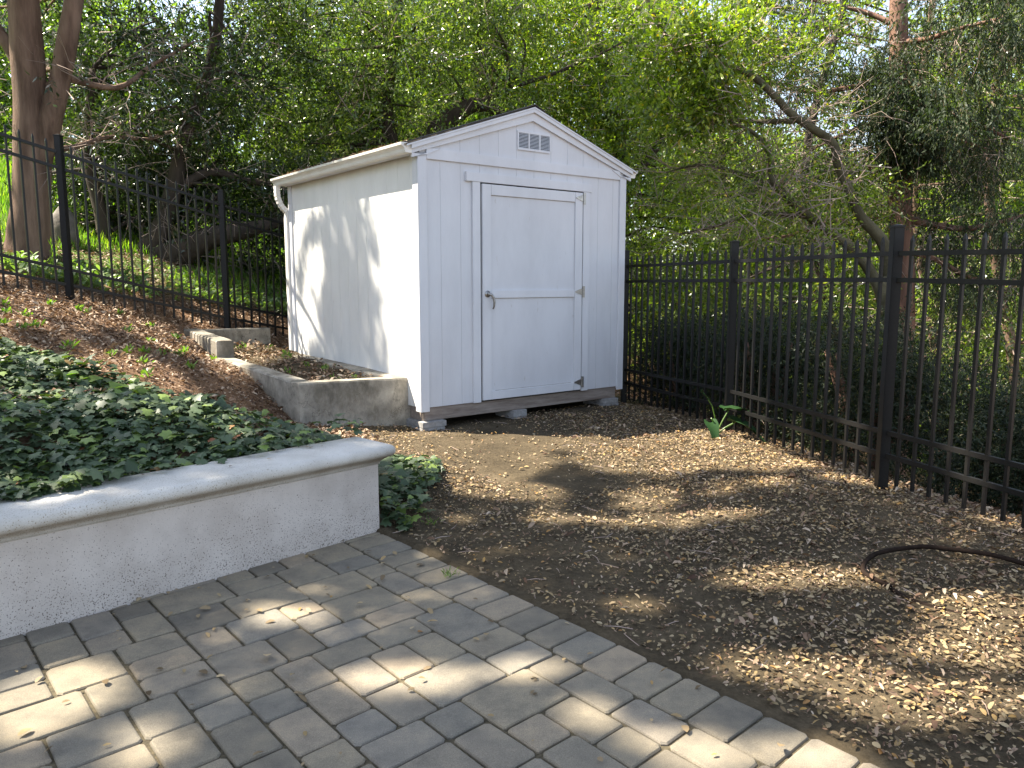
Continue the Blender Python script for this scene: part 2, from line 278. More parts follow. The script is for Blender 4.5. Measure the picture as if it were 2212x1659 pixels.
# ------------------------------------------------------------------ paving
def pave():
    a1 = R(-49.6); a2 = R(180 + 43.2); e1 = np.array([math.cos(a1), math.sin(a1)]); e2 = np.array([math.cos(a2), math.sin(a2)])
    V = []; F = []
    def slab(s0, s1, t0, t1, z=0.):
        g = random.uniform(.0035, .006); s0 += g; s1 -= g; t0 += g; t1 -= g; c = .010
        ring = []
        base = [(s0, t0, 1, 1), (s1, t0, -1, 1), (s1, t1, -1, -1), (s0, t1, 1, -1)]
        out = []
        for k, (s, t, a, b) in enumerate(base):
            j = random.uniform(.5, 1.6); s += random.gauss(0, .0012); t += random.gauss(0, .0012)
            p1 = (s + a * c * j, t); p2 = (s, t + b * c * j)
            out += ([p2, p1] if k % 2 == 0 else [p1, p2])
        ctr = np.mean(out, axis=0); b = len(V)
        tilt = (random.gauss(0, .004), random.gauss(0, .004)); dz = random.gauss(0, .0012)
        for inset, zz in ((0, -.045), (0, -.007), (.004, -.0015), (.011, 0)):
            for p in out:
                q = np.array(p) + (ctr - p) / np.linalg.norm(ctr - p) * inset * 1.3
                w_ = E0 + e1 * q[0] + e2 * q[1]
                V.append((w_[0], w_[1], zz + dz + z + tilt[0] * (q[0] - ctr[0]) + tilt[1] * (q[1] - ctr[1])))
        for r_ in range(3):
            for i in range(8): F.append((b + r_ * 8 + i, b + r_ * 8 + (i + 1) % 8, b + (r_ + 1) * 8 + (i + 1) % 8, b + (r_ + 1) * 8 + i))
        F.append(tuple(b + 24 + i for i in range(8)))
    bw = .158; bd = .236
    k = 0; s = -.12
    while s < 7.2: slab(s, s + bw, 0, bd); s += bw
    m_ = .0785; NS, NT = 84, 70; occ = np.zeros((NS, NT), bool)
    for i in range(NS):          # i along e2 (away from edge) handled as columns; scan along e1
        j = 0
        while j < NT:
            if occ[i, j]: j += 1; continue
            r_ = 0
            while j + r_ < NT and not occ[i, j + r_]: r_ += 1
            opts = [(4, 3, 1.6), (3, 2, 3.6), (3, 3, 2.6), (2, 2, 1.8), (3, 4, 1), (2, 3, 2.6)]   # (t length, s length, weight)
            ok = [(a, c, w_) for a, c, w_ in opts if (r_ - a != 1 and a <= r_)]
            if not ok: a, c = r_, 2
            else:
                u = random.choices(ok, [o[2] for o in ok])[0]; a, c = u[0], u[1]
            occ[i:i + c, j:j + a] = True
            s0 = -.3 + i * m_; t0 = bd + j * m_
            s1 = s0 + c * m_; t1 = t0 + a * m_
            # cut along the retaining wall
            cs = [E0 + e1 * q[0] + e2 * q[1] for q in ((s0, t0), (s1, t0), (s1, t1), (s0, t1))]
            if max((p - W0) @ NW for p in cs) > .01: slab(s0, s1, t0, t1)
            j += a
    me = bpy.data.meshes.new('paving'); me.from_pydata(V, [], F); me.update(); me.materials.append(M['paver'])
    o = link(bpy.data.objects.new('patio_paving', me)); tag(o, kind='structure')
    P = [E0 + e1 * a + e2 * b for a, b in ((-.1, .01), (6.6, .01), (6.6, 6), (-.1, 6))]
    mb = MB(); mb.add([(p[0], p[1], -.011) for p in P], [(0, 1, 2, 3)]); so_ = mb.build('joint_sand', M['sand']); tag(so_, kind='structure')
pave()
# ------------------------------------------------------------------ retaining wall with coping
rw = empty('retaining_wall', (W0[0], W0[1], 0)); tag(rw, 'low pale stucco retaining wall with rounded stone coping beside the pavers', 'wall')
def rect(o, L=5.2, t=.22):   # footprint grown by o: face at 0 (patio side), back at -t, end at 0
    def pt(a, c): p = DW * a + NW * c; return (p[0], p[1])
    return [pt(-o, o), pt(L, o), pt(L, -t - o), pt(-o, -t - o)]
def rings(mb, prof, L=5.2, t=.22, seg=26):
    n0 = len(mb.v); vs = []; N = 2 * seg + 4
    for o, z in prof:
        c = [Vector((*p, z)) for p in rect(o, L, t)]
        ring = []
        for i, (a, b_) in enumerate(((0, 1), (1, 2), (2, 3), (3, 0))):
            k = seg if i in (0, 2) else 2
            ring += [c[a].lerp(c[b_], q / k) for q in range(k)]
        vs += ring; N = len(ring)
    fs = [(r_ * N + i, r_ * N + (i + 1) % N, (r_ + 1) * N + (i + 1) % N, (r_ + 1) * N + i) for r_ in range(len(prof) - 1) for i in range(N)]
    fs += [tuple(range(N)), tuple(range(len(prof) * N - N, len(prof) * N))]
    mb.add(vs, fs)
mb = MB(); rings(mb, [(0, -.08), (0, .10), (0, .25), (0, .384)]); mb.build('stucco_face', M['stucco'], rw)
prof = [(.006, .384), (.008, .396), (.012, .402), (.020, .410), (.034, .418), (.040, .424)]
prof += [(.040 + .030 * math.sin(R(a)), .459 - .035 * math.cos(R(a))) for a in range(10, 181, 17)]
prof = prof[:-1] + [(.040, .4935), (-.06, .495)]
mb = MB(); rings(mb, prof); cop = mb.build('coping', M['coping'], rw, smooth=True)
for p in cop.data.polygons:
    if len(p.vertices) > 4: p.use_smooth = False
# ------------------------------------------------------------------ shed
S0 = Vector((-.776, 6.591, .294)); SA = R(37.45)
shed = empty('garden_shed', S0, SA); tag(shed, 'white wooden shed with gabled roof and closed single door', 'shed')
SW, SL = 2.41, 2.80; SLP = .346; RZ = 2.67
def gz(x): return RZ - .075 - SLP * abs(x - SW / 2)      # top of wall under roof
grooves = [1.2325 + .2045 * k for k in range(-6, 6)]; grooves = [g for g in grooves if .05 < g < SW - .05]
mb = MB(); ed = [0.012] + grooves + [SW - .012]
for a, c in zip(ed[:-1], ed[1:]):
    a2, c2 = a + .0012, c - .0012
    for q0, q1 in ([(a2, c2)] if not (a2 < SW / 2 < c2) else [(a2, SW / 2), (SW / 2, c2)]):
        mb.prism([(q0, 0), (q1, 0), (q1, gz(q1)), (q0, gz(q0))], 'y', 0, .003)
mb.prism([(.012, 0), (SW - .012, 0), (SW - .012, gz(SW)), (SW / 2, gz(SW / 2)), (.012, gz(0))], 'y', .0032, .03)
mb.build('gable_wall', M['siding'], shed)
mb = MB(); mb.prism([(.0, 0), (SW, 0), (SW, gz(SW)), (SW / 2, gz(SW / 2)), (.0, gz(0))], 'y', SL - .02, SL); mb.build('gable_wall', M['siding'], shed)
for sx in (0, 1):
    mb = MB(); ed = [.03] + [.03 + .2032 * k + .12 for k in range(13)] + [SL - .02]
    x0, x1 = ((0, .003) if sx == 0 else (SW - .003, SW)); y0, y1 = ((.0032, .03) if sx == 0 else (SW - .03, SW - .0032))
    for a, c in zip(ed[:-1], ed[1:]): mb.box(x0, x1, a + .0015, c - .0015, 0, 2.165)
    mb.box(y0, y1, .03, SL - .02, 0, 2.165)
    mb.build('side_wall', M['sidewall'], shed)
def board(name, x0, x1, z0, z1, y0=-.018, y1=-.0005, par=shed, mat='trim', bev=.003):
    return MB().box(x0, x1, y0, y1, z0, z1).build(name, M[mat], par, bevel=bev)
for x0, x1 in ((-.019, .068), (SW - .068, SW + .019)): board('corner_trim', x0, x1, -.035, 2.13)
for x0, x1 in ((-.018, -.0005), (SW + .0005, SW + .018)):
    MB().box(x0, x1, .0005, .075, -.035, 2.13).build('corner_trim', M['trim'], shed, bevel=.003)
    MB().box(x0, x1, SL - .07, SL + .01, -.02, 2.13).build('corner_trim', M['trim'], shed, bevel=.003)
board('frieze_board', .0685, SW - .0685, 2.098, 2.188)
# rake boards
for sg in (-1, 1):
    def X_(d): return SW / 2 + sg * d
    out = SW / 2 + .075
    top = lambda d: RZ - .028 - SLP * d
    mb = MB(); mb.prism([(X_(0), top(0) - .105), (X_(out), max(top(out) - .105, 2.131)), (X_(out), top(out) - .03), (X_(0), top(0) - .03)], 'y', -.024, -.0005)
    lo = MB()
    mb.prism([(X_(out), 2.1315), (X_(SW/2 - .075), 2.1315), (X_(SW / 2 - .19), top(SW / 2 - .19) - .105 + .0), (X_(out), top(out) - .101)], 'y', -.0245, -.0006)
    mb.build('rake_board', M['trim'], shed, bevel=0)
    mb = MB(); mb.prism([(X_(0), top(0) - .032), (X_(out + .01), top(out + .01) - .032), (X_(out + .01), top(out + .01)), (X_(0), top(0))], 'y', -.045, -.0008)
    mb.build('rake_cap_board', M['trim'], shed)
    # fascia + soffit
    xa, xb = sorted((X_(SW / 2 + .019), X_(out - .004))); mb = MB(); mb.box(xa, xb, .0005, SL + .03, 2.131, 2.142); mb.build('soffit', M['trim'], shed)
    xa, xb = sorted((X_(out - .02), X_(out))); MB().box(xa, xb, .0, SL + .03, 2.143, 2.215).build('fascia', M['trim'], shed)
# roof
rf = MB()
for sg in (-1, 1):
    d1 = SW / 2 + .135; n_ = 11
    rf.prism([(SW / 2, RZ - .027), (SW / 2 + sg * d1, RZ - .027 - SLP * d1), (SW / 2 + sg * d1, RZ - .014 - SLP * d1), (SW / 2, RZ - .014)], 'y', -.05, SL + .06)
rf.build('roof', M['trim'], shed)
rfc = [c for c in shed.children if c.name.startswith('roof')][0]
for sg in (-1, 1):
    mb = MB(); d1 = SW / 2 + .145
    for k in range(9):
        da = d1 - k * .15; db = max(0, da - .155); mb.prism([(SW / 2 + sg * da, RZ - .0135 - SLP * da), (SW / 2 + sg * da, RZ - .005 - SLP * da), (SW / 2 + sg * db, RZ - .0135 + .003 - SLP * db), (SW / 2 + sg * db, RZ - .0135 - SLP * db + .0001)], 'y', -.049, SL + .065)
    mb.build('shingles', M['shingle'], rfc)
mb = MB(); mb.prism([(SW / 2 - .12, RZ - .004 - SLP * .12), (SW / 2, RZ + .002), (SW / 2 + .12, RZ - .004 - SLP * .12), (SW / 2 + .12, RZ + .004 - SLP * .12), (SW / 2, RZ + .012), (SW / 2 - .12, RZ + .004 - SLP * .12)], 'y', -.051, SL + .067)
mb.build('ridge_cap', M['shingle'], rfc)
# gutters
for sg, gx in ((-1, -.0755), (1, SW + .0755)):
    prof = [(0, .0), (.055, 0), (.062, .012), (.066, .03), (.078, .045), (.098, .058), (.1, .078), (.093, .079), (.091, .062), (.072, .05), (.058, .03), (.055, .008), (.006, .008), (.006, .078), (0, .078)]
    mb = MB(); mb.prism([(gx + sg * a, 2.131 + c) for a, c in prof], 'y', -.022, SL + .10)
    capp = [(0, 0), (.055, 0), (.062, .012), (.066, .03), (.078, .045), (.098, .058), (.1, .079), (0, .079)]
    for yy in (-.0245, SL + .1005): mb.prism([(gx + sg * a, 2.1305 + c) for a, c in capp], 'y', yy, yy + .002)
    g_ = mb.build('gutter', M['gutter'], shed)
# downspout elbow at back of the left gutter
mb = MB(); P0 = Vector((-.125, SL + .045, 2.131)); pts = []
for k in range(15):
    t_ = k / 14; a = R(75) * t_
    pts.append(P0 + Vector((.16 * (1 - math.cos(a)), 0, -.06 - .22 * math.sin(a))))
pts = [P0, P0 + Vector((0, 0, -.05))] + pts + [Vector((-.018, SL + .045, 1.78)), Vector((-.018, SL + .045, 1.2)), Vector((-.018, SL + .045, .1))]
vs = []; fs = []; k = len(pts)
for i, p in enumerate(pts):
    d = (pts[min(i + 1, k - 1)] - pts[max(i - 1, 0)]).normalized(); a = Vector((0, 1, 0)); b_ = d.cross(a)
    wv = 1.0 if (i % 2 == 0 or i > 16) else .86
    vs += [p + a * q * .034 * wv + b_ * r_ * .026 * wv for q, r_ in ((-1, -1), (1, -1), (1, 1), (-1, 1))]
fs = [(i * 4 + j, i * 4 + (j + 1) % 4, i * 4 + 4 + (j + 1) % 4, i * 4 + 4 + j) for i in range(k - 1) for j in range(4)]
mb.add(vs, fs); mb.build('downspout', M['gutter'], shed)
# door
DX0, DX1, DZ0, DZ1 = .628, 1.822, .012, 1.945
board('door_casing', .530, .612, -.004, 1.949, -.022); board('door_casing', 1.838, 1.925, -.004, 1.949, -.022)
board('door_header', .462, 1.945, 1.9495, 2.03, -.026)
MB().box(.6125, 1.8375, -.0035, -.0008, -.002, 1.949).build('door_gap_shade', M['darkvoid'], shed)  # black sheet in place of the shaded gap round the door
door = MB().box(DX0, DX1, -.016, -.0042, DZ0, DZ1 - .008).build('door', M['siding'], shed)
fw_ = .094
def dboard(x0, x1, z0, z1, y0=-.031): return MB().box(x0, x1, y0, -.0165, z0, z1).build('door_rail', M['trim'], door, bevel=.003)
dboard(DX0, DX0 + fw_, DZ0, DZ1 - .008); dboard(DX1 - fw_, DX1, DZ0, DZ1 - .008)
dboard(DX0 + fw_ + .001, DX1 - fw_ - .001, DZ1 - .10, DZ1 - .008, -.030); dboard(DX0 + fw_ + .001, DX1 - fw_ - .001, DZ0, DZ0 + .078, -.030)
dboard(DX0 + fw_ + .001, DX1 - fw_ - .001, .936, 1.008, -.030)
for z_, x0_, x1_ in ((DZ1 - .1035, DX0 + fw_ + .002, DX1 - fw_ - .002), (.9325, DX0 + fw_ + .002, DX1 - fw_ - .002), (DZ0 + .0785, DX0 + fw_ + .05, DX1 - fw_ - .03)):
    MB().box(x0_, x1_, -.0172, -.0164, z_, z_ + .0032).build('rail_joint', M['joint'], door)
# handle: rose, hub, curved lever hanging down
hd = MB(); hx, hz = .676, .975
hd.tube([(hx, -.0315, hz), (hx, -.038, hz)], .030, 16); hd.tube([(hx, -.038, hz), (hx, -.066, hz)], .013, 12)
hd.tube([(hx, -.062, hz), (hx + .022, -.068, hz - .008), (hx + .040, -.072, hz - .035), (hx + .046, -.074, hz - .075), (hx + .044, -.070, hz - .115), (hx + .038, -.064, hz - .135)], [.012, .013, .013, .011, .009, .007], 10)
hd.build('door_handle', M['zinc'], door, smooth=True)
for hz in (1.885, .985, .088):
    mb = MB(); x = DX1 + .008
    mb.box(x + .004, x + .034, -.0275, -.0225, hz - .055, hz + .055)
    mb.tube([(x, -.036, hz - .045), (x, -.036, hz + .045)], .008, 10)
    mb.prism([(x - .012, hz - .032), (x - .012, hz + .032), (x - .05, hz + .022), (x - .095, hz + .008), (x - .10, hz - .002), (x - .05, hz - .018)], 'y', -.0365, -.0316)
    mb.tube([(x + .019, -.0275, hz - .035), (x + .019, -.031, hz - .035)], .005, 8); mb.tube([(x + .019, -.0275, hz + .035), (x + .019, -.031, hz + .035)], .005, 8)
    mb.build('hinge', M['zinc'], door)
# gable vent, three louvre columns
vt = empty('gable_vent'); vt.parent = shed
VX0, VX1, VZ0, VZ1 = 1.035, 1.415, 2.270, 2.440
mb = MB(); mb.box(VX0, VX1, -.012, -.001, VZ0, VZ0 + .018); mb.box(VX0, VX1, -.012, -.001, VZ1 - .018, VZ1)
cw = (VX1 - VX0 - .04) / 3
for k in range(4): xk = VX0 + k * (cw + .0133) ; mb.box(xk - (0 if k else 0), xk + .0133 + (.0), -.0115, -.001, VZ0 + .018, VZ1 - .018)
mb.build('vent_frame', M['trim'], vt)
MB().box(VX0 + .005, VX1 - .005, -.0008, -.0003, VZ0 + .005, VZ1 - .005).build('vent_shade_sheet', M['darkvoid'], vt)  # black sheet in place of the shade behind the louvres
mb = MB()
for k in range(3):
    xk = VX0 + .0133 + k * (cw + .0133)
    for j in range(11):
        zz = VZ0 + .020 + j * .01215; mb.prism([(-.010, zz), (-.0095, zz + .0012), (-.002, zz + .0075), (-.002, zz + .006)], 'x', xk, xk + cw)
mb.build('louvres', M['trim'], vt)
# floor frame
MB().box(.03, 2.352, .012, .05, -.118, -.001).build('rim_joist', M['lumber'], shed, bevel=.004)
MB().box(.02, .058, .051, SL - .03, -.118, -.001).build('rim_joist', M['lumber'], shed, bevel=.004)
MB().box(2.32, 2.358, .051, SL - .03, -.118, -.001).build('rim_joist', M['lumber'], shed, bevel=.004)
mb = MB()
for k in range(6): mb.box(.0585, 2.3195, .35 + k * .42, .388 + k * .42, -.117, -.003)
mb.box(.0585, 2.3195, .051, SL - .05, -.0025, -.0005)
mb.build('floor_frame', M['lumber'], shed)
# blocks the shed rests on (things of their own)
CS, SN = math.cos(SA), math.sin(SA)
def sw(u, v, z=0): return Vector((S0.x + CS * u - SN * v, S0.y + SN * u + CS * v, S0.z + z))
def blockstack(u, v, layers, label, wd=.19, dp=.29, h=.05, jit=0):
    g = sw(u, v); gzv = h1(g.x, g.y); e = empty('foundation_block', (g.x, g.y, 0), SA + jit); tag(e, label, 'concrete block', 'blocks under the shed')
    top = S0.z - .1195
    for k in range(layers):
        o = MB().box(-wd / 2 + random.uniform(-.01, .01), wd / 2 + random.uniform(-.01, .01), -dp / 2, dp / 2, top - (k + 1) * h + .002, top - k * h).build('paver_block', M['block'], e, bevel=.004)
blockstack(.095, .10, 2, 'two thin grey blocks stacked under the left front corner of the shed', .23, .30, .052)
blockstack(1.06, .12, 2, 'grey concrete block under the middle of the shed front', .16, .28, .068, .06)
blockstack(2.26, .13, 3, 'stacked grey blocks under the right front corner of the shed', .21, .32, .05, -.03)
# ------------------------------------------------------------------ fences
def fence(name, label, posts, top_rails, bot_rails, ph, pk_top, pk_bot, npk=15, firstpk=None):
    root = empty(name, (posts[0][0], posts[0][1], posts[0][2])); tag(root, label, 'fence')
    base = Vector(posts[0])
    for p in posts:
        q = Vector(p) - base
        o = MB().box(q.x - .031, q.x + .031, q.y - .031, q.y + .031, q.z - .25, q.z + ph).build('post', M['black'], root, bevel=.003)
        c = MB().box(q.x - .034, q.x + .034, q.y - .034, q.y + .034, q.z + ph + .0005, q.z + ph + .012); c.add([(q.x - .03, q.y - .03, q.z + ph + .0125), (q.x + .03, q.y - .03, q.z + ph + .0125), (q.x + .03, q.y + .03, q.z + ph + .0125), (q.x - .03, q.y + .03, q.z + ph + .0125), (q.x, q.y, q.z + ph + .022)], [(0, 1, 4), (1, 2, 4), (2, 3, 4), (3, 0, 4), (3, 2, 1, 0)])
        c.build('post_cap', M['black'], o)
    for a, b_ in zip(posts[:-1], posts[1:]):
        A = Vector(a) - base; B = Vector(b_) - base; d = Vector((B.x - A.x, B.y - A.y, 0)); L = d.length; dh = d / L; sl = (B.z - A.z) / L
        n_ = max(1, round((L - .06) / .1175)) - 1 if not npk else npk
        for hz in top_rails + bot_rails:
            p = A + dh * .032 + Vector((0, 0, hz + sl * .032)); q = B - dh * .032 + Vector((0, 0, hz - sl * .032))
            MB().bar(p, q, .026, .028).build('rail', M['black'], root)
        ang = math.atan2(dh.y, dh.x)
        for k in range(n_):
            t_ = (k + 1) / (n_ + 1); c = A.lerp(B, t_); s = .009
            rx = dh * s; ry = Vector((-dh.y, dh.x, 0)) * s
            mb = MB(); zt = c.z + pk_top; zb = c.z + pk_bot
            vs = [c + rx * i + ry * j for i, j in ((-1, -1), (1, -1), (1, 1), (-1, 1))]
            mb.add([(v.x, v.y, zb) for v in vs] + [(v.x, v.y, zt - .03) for v in vs] + [(c.x + (v.x - c.x) * .3, c.y + (v.y - c.y) * .3, zt) for v in vs],
                   [(3, 2, 1, 0), (8, 9, 10, 11)] + [(i, (i + 1) % 4, (i + 1) % 4 + 4, i + 4) for i in range(4)] + [(i + 4, (i + 1) % 4 + 4, (i + 1) % 4 + 8, i + 8) for i in range(4)])
            mb.build('picket', M['black'], root)
    return root
# right hand fence, from the corner beside the shed towards the camera
RP = [(1.225, 8.394, .06), (1.883, 6.637, .07), (2.346, 4.789, .07), (3.02, 3.05, .03), (3.7, 1.3, 0)]
fence('metal_fence', 'black metal picket fence along the right side of the yard', RP, [1.48, 1.32], [.37, .225], 1.635, 1.585, .05)
# left hand fence up the slope, running on behind the shed
LP = [(-5.62, 6.42, 1.60), (-4.43, 7.8, 1.20), (-3.325, 9.05, .815), (-2.22, 10.3, .47)]
fence('metal_fence', 'sloping metal picket fence on the hillside left of the shed', LP, [1.43, 1.28], [.30, .145], 1.585, 1.53, .02)
# ------------------------------------------------------------------ old concrete planter
pl = empty('raised_planter', (-.875, 6.82, 0)); tag(pl, 'old cracked concrete raised planter along the left wall of the shed', 'planter')
PO = Vector((-.875, 6.82, 0))
def cwall(a, b_, th, za0, zb0, zbot, name='planter_wall', nseg=14):
    """weathered wall from a to b (outer edge line), thickness th to the left of a->b, top heights za0->zb0"""
    a = Vector((*a, 0)) - PO; b_ = Vector((*b_, 0)) - PO; a.z = b_.z = 0; d = (b_ - a).normalized(); nrm = Vector((-d.y, d.x, 0)) * th
    vs = []; prof = [(0, 0), (0, .45), (0, .9), (.06, 1), (.5, 1), (.94, 1), (1, .93), (1, .45), (1, 0)]
    for i in range(nseg + 1):
        t_ = i / nseg; c = a.lerp(b_, t_); zt = za0 + (zb0 - za0) * t_
        for s, h in prof:
            z = zbot + (zt - zbot) * h; 
            if h in (.9, .93): z = zt - .014
            p = c + nrm * s; p.z = z; nn = mn.noise_vector((p + PO) * 7) * .007; nn.z *= .7
            vs.append(p + nn)
    m_ = len(prof); fs = [(i * m_ + j, i * m_ + (j + 1) % m_, (i + 1) * m_ + (j + 1) % m_, (i + 1) * m_ + j) for i in range(nseg) for j in range(m_)]
    fs += [tuple(range(m_)), tuple(range(nseg * m_, nseg * m_ + m_))]
    return MB().add(vs, fs).build(name, M['concrete'], pl)
A_ = (-.875, 6.82); B_ = (-1.697, 6.093); C_ = (-2.831, 7.376); D_ = (-3.6, 8.48); E_ = (-2.93, 9.15)
dR = Vector((-.661, .75)); dF = Vector((.749, .662))
cwall(B_, A_, .15, .577, .535, -.05)                                      # front
aR = (A_[0] - .112, A_[1] - .0995)
def off(p, a, b_): return (p[0] + a * dR.x + b_ * dF.x, p[1] + a * dR.y + b_ * dF.y)
cwall(off(A_, .1505, 0), off(A_, 2.45, 0), .15, .537, .605, 0)            # right long wall
cwall(off(A_, 2.452, 0.01), off(A_, 2.76, .01), .13, .575, .585, .2, nseg=5)     # broken pieces
cwall(off(A_, 2.79, -.01), off(A_, 3.0, -.01), .12, .61, .635, .2, nseg=4)
cwall(C_, off(B_, .1505, .0), .15, .656, .58, .0)                         # left long wall (low part)
cwall(D_, (C_[0] + .003, C_[1] + .003), .16, .865, .815, .3, nseg=10)     # taller rear stub
cwall(E_, (D_[0] + .11, D_[1] + .10), .14, .84, .855, .3, nseg=10)        # back wall
# soil in the planter
sv = [off(A_, .14, -.14), off(B_, .14, .14), (C_[0] + .1, C_[1] + .12), (D_[0] + .14, D_[1] - .0), (E_[0] + .02, E_[1] - .08), off(A_, 2.6, -.06)]
nA = 20; vs = []
c0, c1, c2, c3 = [Vector((*p, 0)) for p in (off(A_, .12, -.12), off(B_, .12, .12), (D_[0] + .13, D_[1] + .0), (E_[0] + .04, E_[1] - .06))]
zs = (.46, .50, .70, .66)
for i in range(nA * 2 + 1):
    for j in range(nA + 1):
        v_, u_ = i / (2 * nA), j / nA; p = c0.lerp(c1, u_).lerp(c3.lerp(c2, u_), v_)
        z = (zs[0] * (1 - u_) + zs[1] * u_) * (1 - v_) + (zs[3] * (1 - u_) + zs[2] * u_) * v_
        z = zs[0] + (z - zs[0]) * 1.0 + mn.noise(Vector((p.x * 3, p.y * 3, 0))) * .03 + mn.noise(Vector((p.x * 14, p.y * 14, 0))) * .012
        vs.append((p.x - PO.x, p.y - PO.y, z))
k = nA + 1; MB().add(vs, [(i * k + j, i * k + j + 1, (i + 1) * k + j + 1, (i + 1) * k + j) for i in range(2 * nA) for j in range(nA)]).build('planter_soil', M['ground'], pl, smooth=True)
# ------------------------------------------------------------------ scattered small leaves (numpy)
def norm(a): return a / (np.linalg.norm(a, axis=-1, keepdims=True) + 1e-9)
OVAL = np.array([(0, 0, 0), (.14, .33, .04), (.42, .5, .08), (.74, .40, .05), (1, 0, 0), (.80, -.36, .05), (.46, -.5, .09), (.16, -.34, .04)])
LEAF6 = np.array([(0, 0, 0), (.25, .38, .06), (.68, .42, .08), (1, 0, .0), (.68, -.42, .08), (.25, -.38, .06)])   # along, across, up
DIAM = np.array([(0, 0, 0), (.45, .5, 0), (1, 0, 0), (.45, -.5, 0)])
def leaves_mesh(name, P, D, N, L, Wd, mat, parent=None, shape=DIAM, curl=0.):
    """P base (n,3), D direction, N normal-ish, L length (n), Wd width (n)"""
    n_ = len(P); D = norm(D); S = norm(np.cross(N, D)); N2 = np.cross(D, S)
    k = len(shape); sh = shape[None]
    V = P[:, None] + D[:, None] * (sh[..., 0:1] * L[:, None, None]) + S[:, None] * (sh[..., 1:2] * Wd[:, None, None]) + N2[:, None] * ((sh[..., 2:3] * L[:, None, None]) * curl if curl else 0)
    return mesh_np(name, V.reshape(-1, 3), (np.arange(n_ * k).reshape(n_, k)), mat, parent)
def litter(name, n_, xr, yr, dens, mat, Lr=(.025, .045), asp=.5, lift=.006, tilt=.25, zf=hgt, curl=1.5, shape=LEAF6):
    x = rng.uniform(*xr, n_); y = rng.uniform(*yr, n_); keep = rng.random(n_) < dens(x, y); x, y = x[keep], y[keep]; m_ = len(x)
    z = zf(x, y); P = np.stack([x, y, z + rng.uniform(.001, lift, m_) + .006], 1); th = rng.uniform(0, 6.28, m_)
    D = np.stack([np.cos(th), np.sin(th), rng.normal(0, tilt, m_)], 1); N = np.stack([rng.normal(0, tilt, m_), rng.normal(0, tilt, m_), np.ones(m_)], 1)
    L = rng.uniform(*Lr, m_) * rng.choice([.7, 1, 1.25], m_); return leaves_mesh(name, P, D, N, L, L * asp * rng.uniform(.75, 1.2, m_), mat, None, shape, curl)
def dpat(x, y): return (x - E0[0]) * NE[0] + (y - E0[1]) * NE[1]
def dwall(x, y): return (x - W0[0]) * NW[0] + (y - W0[1]) * NW[1]
def in_shed(x, y):
    u = (x - S0.x) * CS + (y - S0.y) * SN; v = -(x - S0.x) * SN + (y - S0.y) * CS
    return (u > 0) & (u < SW) & (v > 0.1) & (v < SL)
def in_pl(x, y, g=0.0):
    a = (x + .875) * dR.x + (y - 6.82) * dR.y; b_ = (x + .875) * dF.x + (y - 6.82) * dF.y
    return (a > -g) & (a < 3.1) & (b_ < g) & (b_ > -1.1 - g)
def gz2(x, y):
    ix = np.clip(np.searchsorted(xs, x) - 1, 0, nx - 2); iy = np.clip(np.searchsorted(ys, y) - 1, 0, ny - 2)
    fx = (x - xs[ix]) / (xs[ix + 1] - xs[ix]); fy = (y - ys[iy]) / (ys[iy + 1] - ys[iy])
    return (Zg[iy, ix] * (1 - fx) + Zg[iy, ix + 1] * fx) * (1 - fy) + (Zg[iy + 1, ix] * (1 - fx) + Zg[iy + 1, ix + 1] * fx) * fy
def fence_r(x, y):     # distance beyond the right fence
    return (x - 2.346) * .969 + (y - 4.789) * .247
def yard_d(x, y):
    ok = (dpat(x, y) < -.015) & ~in_shed(x, y) & ~in_pl(x, y, .03) & ~((dwall(x, y) > -.3) & (dpat(x, y) > -.05)) & (gz2(x, y) < .22)
    base = .20 + .30 * ss(.2, 1.6, x) + .17 * fbm(x, y, 3, 11) + .10 * fbm(x, y, 9, 12)
    base = base * (1 - .75 * np.exp(-((x + .2) ** 2 + (y - 6.2) ** 2) / .8))
    return np.where(ok, np.clip(base, .03, 1), 0)
o = litter('fallen_leaves', 120000, (-1.4, 3.4), (1.3, 8.6), yard_d, M['litter'], (.013, .030), .5, .010, .28, gz2, 1.5, OVAL)
b2 = litter('fallen_leaves', 9000, (-1.4, 3.4), (1.3, 8.6), yard_d, M['brownlitter'], (.025, .05), .42, .02, .5, gz2, 3); tag(b2, 'larger curled brown leaves among the litter on the dirt yard', 'leaf litter', kind='stuff')
c_ = litter('leaf_crumbs', 120000, (-1.4, 3.4), (1.3, 8.6), lambda x, y: np.clip(yard_d(x, y) * 1.2, 0, .8), M['brownlitter'], (.006, .020), .45, .008, .45, gz2, 2)
tag(c_, 'fine crumbs of broken leaf and twig over the dirt yard', 'leaf litter', kind='stuff')
tag(o, 'small dry tan leaves scattered over the dirt yard', 'leaf litter', kind='stuff')
def pav_d(x, y): return np.where((dpat(x, y) > .01) & (dwall(x, y) > .01), .17 + .4 * (np.abs(dwall(x, y) - .05) < .06), 0)
o = litter('fallen_leaves', 2600, (-3, 2), (.9, 4.2), pav_d, M['litter'], (.018, .042), .5, .004, .2, lambda x, y: 0 * x, 1.5, OVAL)
tag(o, 'few dry yellow leaves lying on the grey pavers', 'leaf litter', kind='stuff')
def slope_d(x, y):
    ok = ~in_pl(x, y, .0) & ~in_shed(x, y) & (gz2(x, y) > .16) & ((dwall(x, y) < -.3) | (y > 4.6)) & (dl_(x, y) < 3)
    return np.where(ok, .75, 0)
def dl_(x, y): return (x - FL0[0]) * FLn[0] + (y - FL0[1]) * FLn[1]
o = litter('leaf_litter', 80000, (-7.5, -1.0), (4.2, 12), slope_d, M['brownlitter'], (.02, .05), .45, .025, .5, gz2, 2.5)
tag(o, 'deep brown curled leaf litter covering the slope below the left fence', 'leaf litter', kind='stuff')
